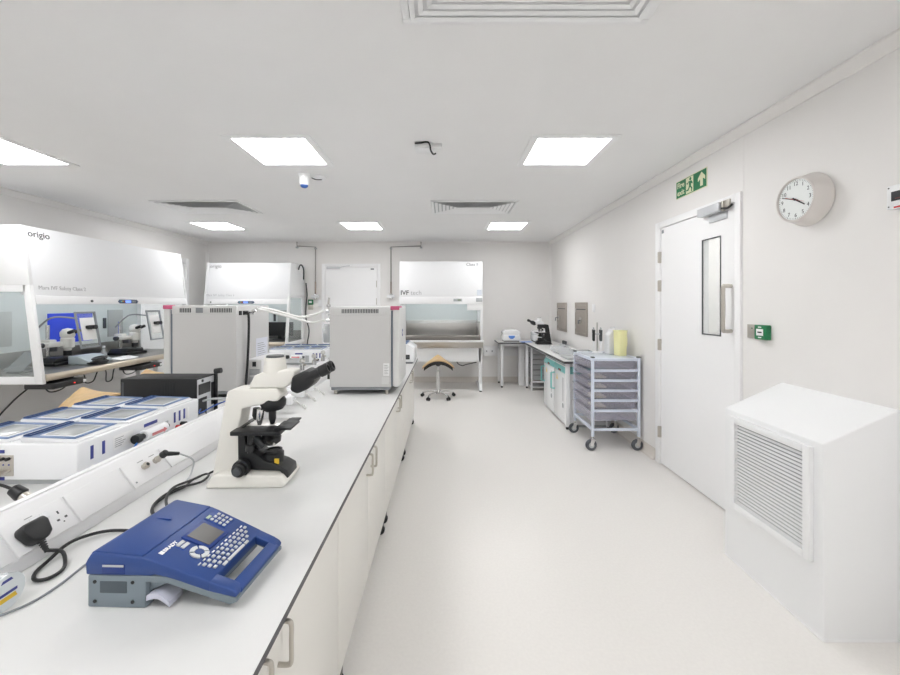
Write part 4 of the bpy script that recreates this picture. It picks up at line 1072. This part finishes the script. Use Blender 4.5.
# ------------------------------------------------------------------ gas pipes, wall fittings on back wall
def pipe(lab, pts, kn):
    t = thing('gas_pipe', lab, 'pipe', (pts[-1][0], YB, pts[-1][2]), group='grey gas pipes on the far wall')
    o = Vector((pts[-1][0], YB, pts[-1][2]))
    MB().tube([p-o for p in pts], .011, 8, False).build('pipe', mat('pipe_grey', '9C9894', .45, .3), t)
    q = Vector((0, -.03, 0))
    MB().cyl(q+Vector((0, 0, .08)), q+Vector((0, 0, .3)), .014, seg=12).build('copper_sleeve', BRASS, t)
    v = MB().cyl(q+Vector((0, 0, -.02)), q+Vector((0, 0, .08)), .03, seg=16, bev=.006).build('valve', CHROME, t)
    MB().box(-.07, -.075, .0, .07, -.031, .055, .012).build('valve_handle', WHITEG, v)
    for (p) in pts[1:3]: MB().box(p.x-o.x-.02, -.05, p.z-o.z-.04, p.x-o.x+.02, -.0005, p.z-o.z-.012, .003).build('clip', LGREY, t)
    return t
yp = YB-.03
pipe('grey gas pipe left of the far door with white valve', [at(297, 241.8, yp), at(297, 246, yp), at(315.5, 247, yp), at(315.5, 298, yp)], 0)
pipe('grey gas pipe between far door and class two cabinet', [at(421, 241.8, yp), at(421, 246, yp), at(391, 247, yp), at(391, 298, yp)], 0)
p = at(311, 302, YB)
t = thing('call_point', 'green call point over grey box left of the far door', 'call point', (p.x, YB, p.z))
MB().box(-.045, -.03, -.05, .045, -.0005, .045, .004).build('housing', GREEN, t)
MB().box(-.025, -.032, -.02, .025, -.0301, .02).build('glass_label', PAPER, t)
MB().box(-.045, -.02, -.14, .045, -.0005, -.055, .003).build('steel_plate', NICK, t)
p = at(317.5, 303.5, YB)
tag(MB().box(-.035, -.04, -.06, .035, -.0005, .06, .005).build('wall_box', PLAST, None, (p.x+.06, YB, p.z)), 'small white wall box between green call point and far door', 'wall box')
t = thing('wall_trunking', 'white socket trunking on far wall beside the corner table', 'trunking', (1.2, YB, .49))
MB().box(-.52, -.06, 0, .69, -.0005, .175, .004).build('body', PLAST, t)
MB().box(-.5, -.064, .035, -.3, -.0601, .145, .002).build('socket_plate', WHITEG, t)
for x in (-.46, -.36): MB().box(x-.01, -.0655, .07, x+.01, -.0641, .1, .001).build('socket_hole', MGREY, t)

# ------------------------------------------------------------------ right-hand L-shaped bench
BR = .783
t = thing('corner_bench', 'white L-shaped bench with dark edge in far right corner', 'bench', (1.63, 5.9, 0))
def lc(poly): return [(x-1.63, y-5.9) for x, y in poly]
LP = [(1.335, 4.47), (XR-.036, 4.47), (XR-.036, YB-.036), (.885, YB-.036), (.885, 6.69), (1.335, 6.69)]
MB().prism(lc(LP), 'z', BR-.028, BR-.0015).build('core_board', EDGE, t)
LP2 = [(1.3355, 4.4705), (XR-.036, 4.4705), (XR-.036, YB-.036), (.8855, YB-.036), (.8855, 6.6905), (1.3355, 6.6905)]
MB().prism(lc(LP2), 'z', BR-.0015, BR).build('worktop', TOP, t)
for (x, y) in ((.96, 6.78), (.96, 7.17), (1.38, 6.74), (1.39, 4.52), (1.86, 4.52), (1.86, 7.1)):
    l = MB().box(x-.022-1.63, y-.022-5.9, .03, x+.022-1.63, y+.022-5.9, BR-.0285, .003).build('leg', WHITE, t)
    MB().cyl((x-1.63, y-5.9, 0), (x-1.63, y-5.9, .03), .018, seg=12).build('foot', BLACK, l)
MB().box(.94-1.63, 6.77-5.9, .715, 1.40-1.63, 6.79-5.9, .7545).box(1.40-1.63, 4.54-5.9, .715, 1.42-1.63, 6.74-5.9, .7545).box(1.42-1.63, 4.51-5.9, .715, 1.86-1.63, 4.53-5.9, .7545).build('rail', WHITE, t)
o = MB().box(-.05, -.06, 0, .05, .06, .754, .004).build('service_column', WHITE, None, (1.335, 7.0, 0)); tag(o, 'white boxed column under the corner table', 'column')

def fridge(lab, y0, y1):
    t = thing('gassed_incubator', lab, 'incubator', (1.385, (y0+y1)/2, 0), group='white and teal under-bench units')
    hw = (y1-y0)/2-.004
    MB().box(.022, -hw, .03, .5, hw, .70, .004).build('body', WHITE, t)
    MB().box(0, -hw, .035, .0215, hw, .615, .004).build('door', WHITEG, t)
    tp_ = MB().prism([(.002, .617), (.002, .65), (.03, .701), (.5, .701), (.5, .617)], 'y', -hw-.001, hw+.001, .003).build('teal_panel', TEAL, t)
    MB().box(-.003, -.05, .625, .0015, .04, .648, .001).build('display', INK, tp_)
    MB().box(-.0035, -.035, .63, -.0031, .0, .643).build('digits', RED, tp_)
    MB().tube([(.0, hw-.035, .565), (-.045, hw-.035, .56), (-.045, hw-.035, .365), (.0, hw-.035, .36)], .011, 8, False).build('handle', TEAL, t)
    MB().prism([(-.03+.1, .50), (.03+.1, .50), (.1, .57)], 'x', -.0012, 0).build('warning_sign', YELT, t)
    MB().box(-.0012, -hw+.08, .28, 0, -hw+.12, .56).build('lettering', FAINT, t)
    MB().lathe([(0, 0), (.03, .0), (.03, .002), (0, .002)], (-.0002, -hw+.1, .23), (-1, 0, 0), 20).build('badge', MGREY, t)
    MB().box(.03, -hw+.01, 0, .48, hw-.01, .03).build('plinth', LGREY, t)
    return t
fridge('white under-bench unit with teal top, nearer the trolley', 4.575, 5.075)
fridge('white under-bench unit with teal top, farther from the trolley', 5.085, 5.585)
t = thing('tray_rack', 'grey drawer rack under the bench in the far corner', 'drawer rack', (1.64, 6.75, 0))
b = MB()
for x in (-.22, .22):
    for y in (-.2, .2): b.box(x-.012, y-.012, 0, x+.012, y+.012, .7)
b.box(-.22, -.2, .7, .22, .2, .715); b.box(-.22, -.212, .13, .22, -.19, .16); b.box(-.22, -.2, .04, .22, .2, .06)
b.build('frame', WHITE, t)
for k in range(6): MB().box(-.2, -.205, .175+k*.086, .2, .19, .25+k*.086, .006).build('tray', mat('rack_tray', 'A9A9AC', .4) if k == 0 else bpy.data.materials['rack_tray'], t)

def centrifuge(lab, loc, blue):
    t = thing('centrifuge', lab, 'centrifuge', loc)
    MB().box(-.15, -.14, .015, .15, .14, .125, .025, 4).build('body', WHITEG, t)
    MB().box(-.135, -.125, 0, .135, .125, .0155, .004).build('base', DGREY, t)
    MB().prism([(-.15, .1255), (.15, .1255), (.145, .17), (.10, .2), (-.10, .2), (-.145, .17)], 'y', -.138, .14, .012, 3).build('lid', WHITEG, t)
    if blue:
        MB().prism([(-.055, .105), (.055, .105), (.05, .075), (.02, .05), (-.02, .05), (-.05, .075)], 'y', -.1422, -.1395).build('blue_emblem', mat('emblem_blue', '5B8FE0', .5), t)
    return t
centrifuge('white centrifuge with blue emblem on the corner table', (1.13, 6.93, BR), True)
centrifuge('white centrifuge behind the far corner microscope', (1.64, 6.85, BR), False)
o = MB().box(-.09, -.06, 0, .09, .06, .006).build('blue_papers', mat('paper_blue', '7FA3E8', .6), None, (1.37, 6.75, BR), .2); tag(o, 'blue sheet lying between the two centrifuges', 'paper')
for k, (x, y, w_, l_, h_, lab) in enumerate(((1.60, 5.55, .2, .3, .05, 'clear shallow tray behind the others on the right bench'), (1.56, 5.2, .22, .28, .06, 'clear shallow tray in the middle of the right bench'), (1.782, 5.05, .2, .35, .045, 'clear shallow tray against the wall on the right bench'))):
    t = thing('sample_tray', lab, 'tray', (x, y, BR), 0, 'clear trays on the right bench')
    b = MB().box(-w_/2, -l_/2, 0, w_/2, l_/2, .004)
    for a0, c0, a1, c1_ in ((-w_/2, -l_/2, w_/2, -l_/2+.006), (-w_/2, l_/2-.006, w_/2, l_/2), (-w_/2, -l_/2, -w_/2+.006, l_/2), (w_/2-.006, -l_/2, w_/2, l_/2)): b.box(a0, c0, .004, a1, c1_, h_)
    b.build('tub', CLEAR, t)
    b = MB()
    for i in range(3):
        for j in range(4): b.lathe([(0, .0045), (.024, .0045), (.026, .02), (0, .02)], (-w_/2+.045+i*(w_-.09)/2, -l_/2+.05+j*(l_-.1)/3, 0), (0, 0, 1), 12)
    b.build('dishes', PAPER, t)
o = MB().box(-.15, -.17, 0, .15, .17, .018, .006).build('warm_plate', LGREY, None, (1.56, 4.75, BR)); tag(o, 'flat grey slab at near end of the right bench', 'plate')
o = MB().lathe([(0, 0), (.03, 0), (.034, .012), (.026, .026), (0, .03)], sx=1.4, seg=20).build('mouse', BLACK, None, (1.6, 4.52, BR)); tag(o, 'black computer mouse beside the flat grey slab', 'mouse')
o = MB().lathe([(0, 0), (.05, 0), (.075, .03), (.06, .055), (0, .06)], seg=24).build('white_bowl', PAPER, None, (1.8, 4.75, BR)); tag(o, 'small white domed tub beside the wall on the right bench', 'tub')
t = thing('tube_rack', 'small dark tube holder on right bench behind the microscope', 'tube holder', (1.83, 6.1, BR))
MB().box(-.05, -.1, 0, .05, .1, .03, .004).build('base', LGREY, t)
for y in (-.07, 0, .06): MB().cyl((0, y, .0301), (0, y, .08), .018, seg=14).build('dark_tube', DGREY, t)

# ------------------------------------------------------------------ trolley
t = thing('drawer_trolley', 'pale blue trolley of smoky drawers on black casters by fire door', 'trolley', (1.66, 4.13, 0))
hx, hy, zt = .225, .265, .905
lp = {}
for x in (-hx, hx):
    for y in (-hy, hy):
        l = MB().box(x-.013, y-.013, .135, x+.013, y+.013, zt, .003).build('post', LILAC, t); lp[(x, y)] = l
        MB().box(x-.017, y-.017, zt+.0005, x+.017, y+.017, zt+.013, .003).build('corner_cap', DGREY, l)
        w = MB().cyl((x-.015, y-.014, .055), (x-.015, y+.014, .055), .055, seg=26, bev=.008).build('caster', RUBG, t)
        MB().cyl((x-.015, y-.017, .055), (x-.015, y+.017, .055), .027, seg=20).build('wheel_hub', LGREY, w)
        b = MB()
        for s in (-1, 1): b.prism([(x-.03, .05), (x+.0, .045), (x+.02, .112), (x-.02, .112)], 'y', y+s*.0175-.002, y+s*.0175+.002)
        b.box(x-.022, y-.021, .112, x+.022, y+.021, .118).cyl((x, y, .118), (x, y, .1355), .01, seg=12)
        b.build('fork', CHROME, w)
top = MB().box(-hx-.013, -hy-.013, .878, hx+.013, hy+.013, .8795)
top = MB().box(-hx+.013, -hy-.013, .875, hx-.013, -hy+.013, .903, .003).box(-hx+.013, hy-.013, .875, hx-.013, hy+.013, .903, .003).box(-hx-.013, -hy+.013, .875, -hx+.013, hy-.013, .903, .003).box(hx-.013, -hy+.013, .875, hx+.013, hy-.013, .903, .003)
tf = top.build('top_frame', LILAC, t)
MB().box(-hx+.0135, -hy+.0135, .884, hx-.0135, hy-.0135, .9, .002).build('top_panel', mat('trolley_top', 'E3EBF4', .2), tf)
zr = [.78, .683, .584, .488, .388]
for y in (-hy, hy):
    for z in zr: MB().box(-hx+.0135, y-.011, z-.012, hx-.0135, y+.011, z+.012, .003).build('runner_rail', LILAC, t)
for y in (-hy, hy): MB().box(-hx+.0135, y-.012, .205-.013, hx-.0135, y+.012, .205+.013, .003).build('base_rail', LILAC, t)
for x in (-hx, hx): MB().box(x-.012, -hy+.0135, .192, x+.012, hy-.0135, .218, .003).build('base_rail', LILAC, t)
for k, (z1, hgt) in enumerate(zip([.868, .772, .675, .576, .48, .38], [.075, .075, .075, .075, .075, .095])):
    z0 = z1-hgt; x0, x1, y0, y1 = -hx-.018, hx-.02, -hy+.0145, hy-.0145
    b = MB().box(x0+.012, y0+.01, z0, x1-.004, y1-.01, z0+.003)
    b.prism([(x0, z1), (x0+.003, z1), (x0+.015, z0), (x0+.012, z0)], 'y', y0, y1)
    b.box(x1-.003, y0, z0, x1, y1, z1)
    for s, y in ((1, y0), (-1, y1)): b.prism([(y, z1), (y+s*.003, z1), (y+s*.013, z0), (y+s*.01, z0)], 'x', x0+.012, x1)
    b.box(x0-.02, y0, z1-.003, x0+.004, y1, z1)
    tr_ = b.build('drawer', TRAY, t)
    if k >= 1 and k < 5:
        MB().box(-hx+.03, y0+.02, z0+.0035, -hx+.15, y0+.2, z0+.02, .002).build('paper_packets', mat('packet_cream', 'DCD3B4', .6) if k == 1 else bpy.data.materials['packet_cream'], tr_)

def jug(lab, loc, m, r, h, cat='jug'):
    t = thing('plastic_jug', lab, cat, loc)
    MB().lathe([(0, 0), (r*.92, 0), (r, .012), (r, h*.78), (r*.8, h*.88), (r*.62, h), (r*.55, h), (r*.6, h*.9), (r*.6, h*.88), (0, h*.86)], seg=28).build('body', m, t)
    MB().tube([(r*.9, 0, h*.75), (r*1.5, 0, h*.7), (r*1.5, 0, h*.4), (r*.95, 0, h*.3)], .009, 8).build('handle', m, t)
    return t
t = thing('yellow_container', 'tall pale yellow plastic container on the trolley', 'container', (1.80, 4.08, .9005), .2)
MB().prism([(-.044, 0), (.044, 0), (.052, .25), (-.052, .25)], 'y', -.045, .045, .008, 3).build('body', YEL, t)
MB().box(-.054, -.047, .2505, .054, .047, .262, .004).build('lid', YEL, t)
MB().tube([(.048, 0, .21), (.07, 0, .19), (.07, 0, .1), (.048, 0, .08)], .009, 8).build('handle', YEL, t)
t = thing('white_canister', 'white plastic canister behind the yellow container', 'canister', (1.79, 4.235, .9005), .1)
MB().prism([(-.075, 0), (.065, 0), (.065, .2), (.03, .235), (.02, .265), (-.03, .265), (-.04, .235), (-.075, .2)], 'y', -.05, .05, .01, 3).build('body', PLAST, t)
MB().cyl((-.005, 0, .2652), (-.005, 0, .285), .024, seg=16).build('cap', WHITEG, t)
t = thing('pipette_stand', 'pipette stand with four dark-handled pipettes at trolley back', 'pipette stand', (1.655, 4.325, .9005))
MB().lathe([(0, 0), (.055, 0), (.055, .008), (.02, .014), (0, .014)], seg=24).build('base', WHITE, t)
MB().cyl((0, 0, .014), (0, 0, .33), .008, seg=12).build('pole', STEEL, t)
MB().lathe([(0, .2), (.05, .2), (.05, .21), (0, .21)], seg=20).build('carousel', LGREY, t)
for k in range(4):
    a = k*pi/2+.5; p = Vector((cos(a)*.052, sin(a)*.052, 0))
    g = MB().cyl(p+Vector((0, 0, .13)), p+Vector((0, 0, .25)), .012, .015, 14).build('pipette', BLACK if k % 2 == 0 else DGREY, t)
    MB().cyl(p+Vector((0, 0, .03)), p+Vector((0, 0, .13)), .003, .008, 10).build('barrel', PAPER, g)
    MB().cyl(p+Vector((0, 0, .25)), p+Vector((0, 0, .275)), .006, seg=10).build('plunger', LGREY, g)

# ------------------------------------------------------------------ camera, world, view
cam = bpy.data.cameras.new('camera'); co = bpy.data.objects.new('camera', cam); COL.objects.link(co)
co.location = (0, 0, H); co.rotation_euler = (pi/2, 0, 0)
cam.sensor_fit = 'HORIZONTAL'; cam.sensor_width = 36; cam.lens = 36*F/900
cam.shift_x = (450-VX)/900; cam.shift_y = -(337.5-VY)/900
cam.clip_start = .02
SC.camera = co
wd = bpy.data.worlds.new('world'); SC.world = wd; wd.use_nodes = True
wd.node_tree.nodes['Background'].inputs[0].default_value = (.9, .95, 1, 1)
wd.node_tree.nodes['Background'].inputs[1].default_value = .3
vs = SC.view_settings; vs.view_transform = 'Standard'; vs.look = 'None'; vs.gamma = 1; vs.exposure = .65
vs.use_curve_mapping = False
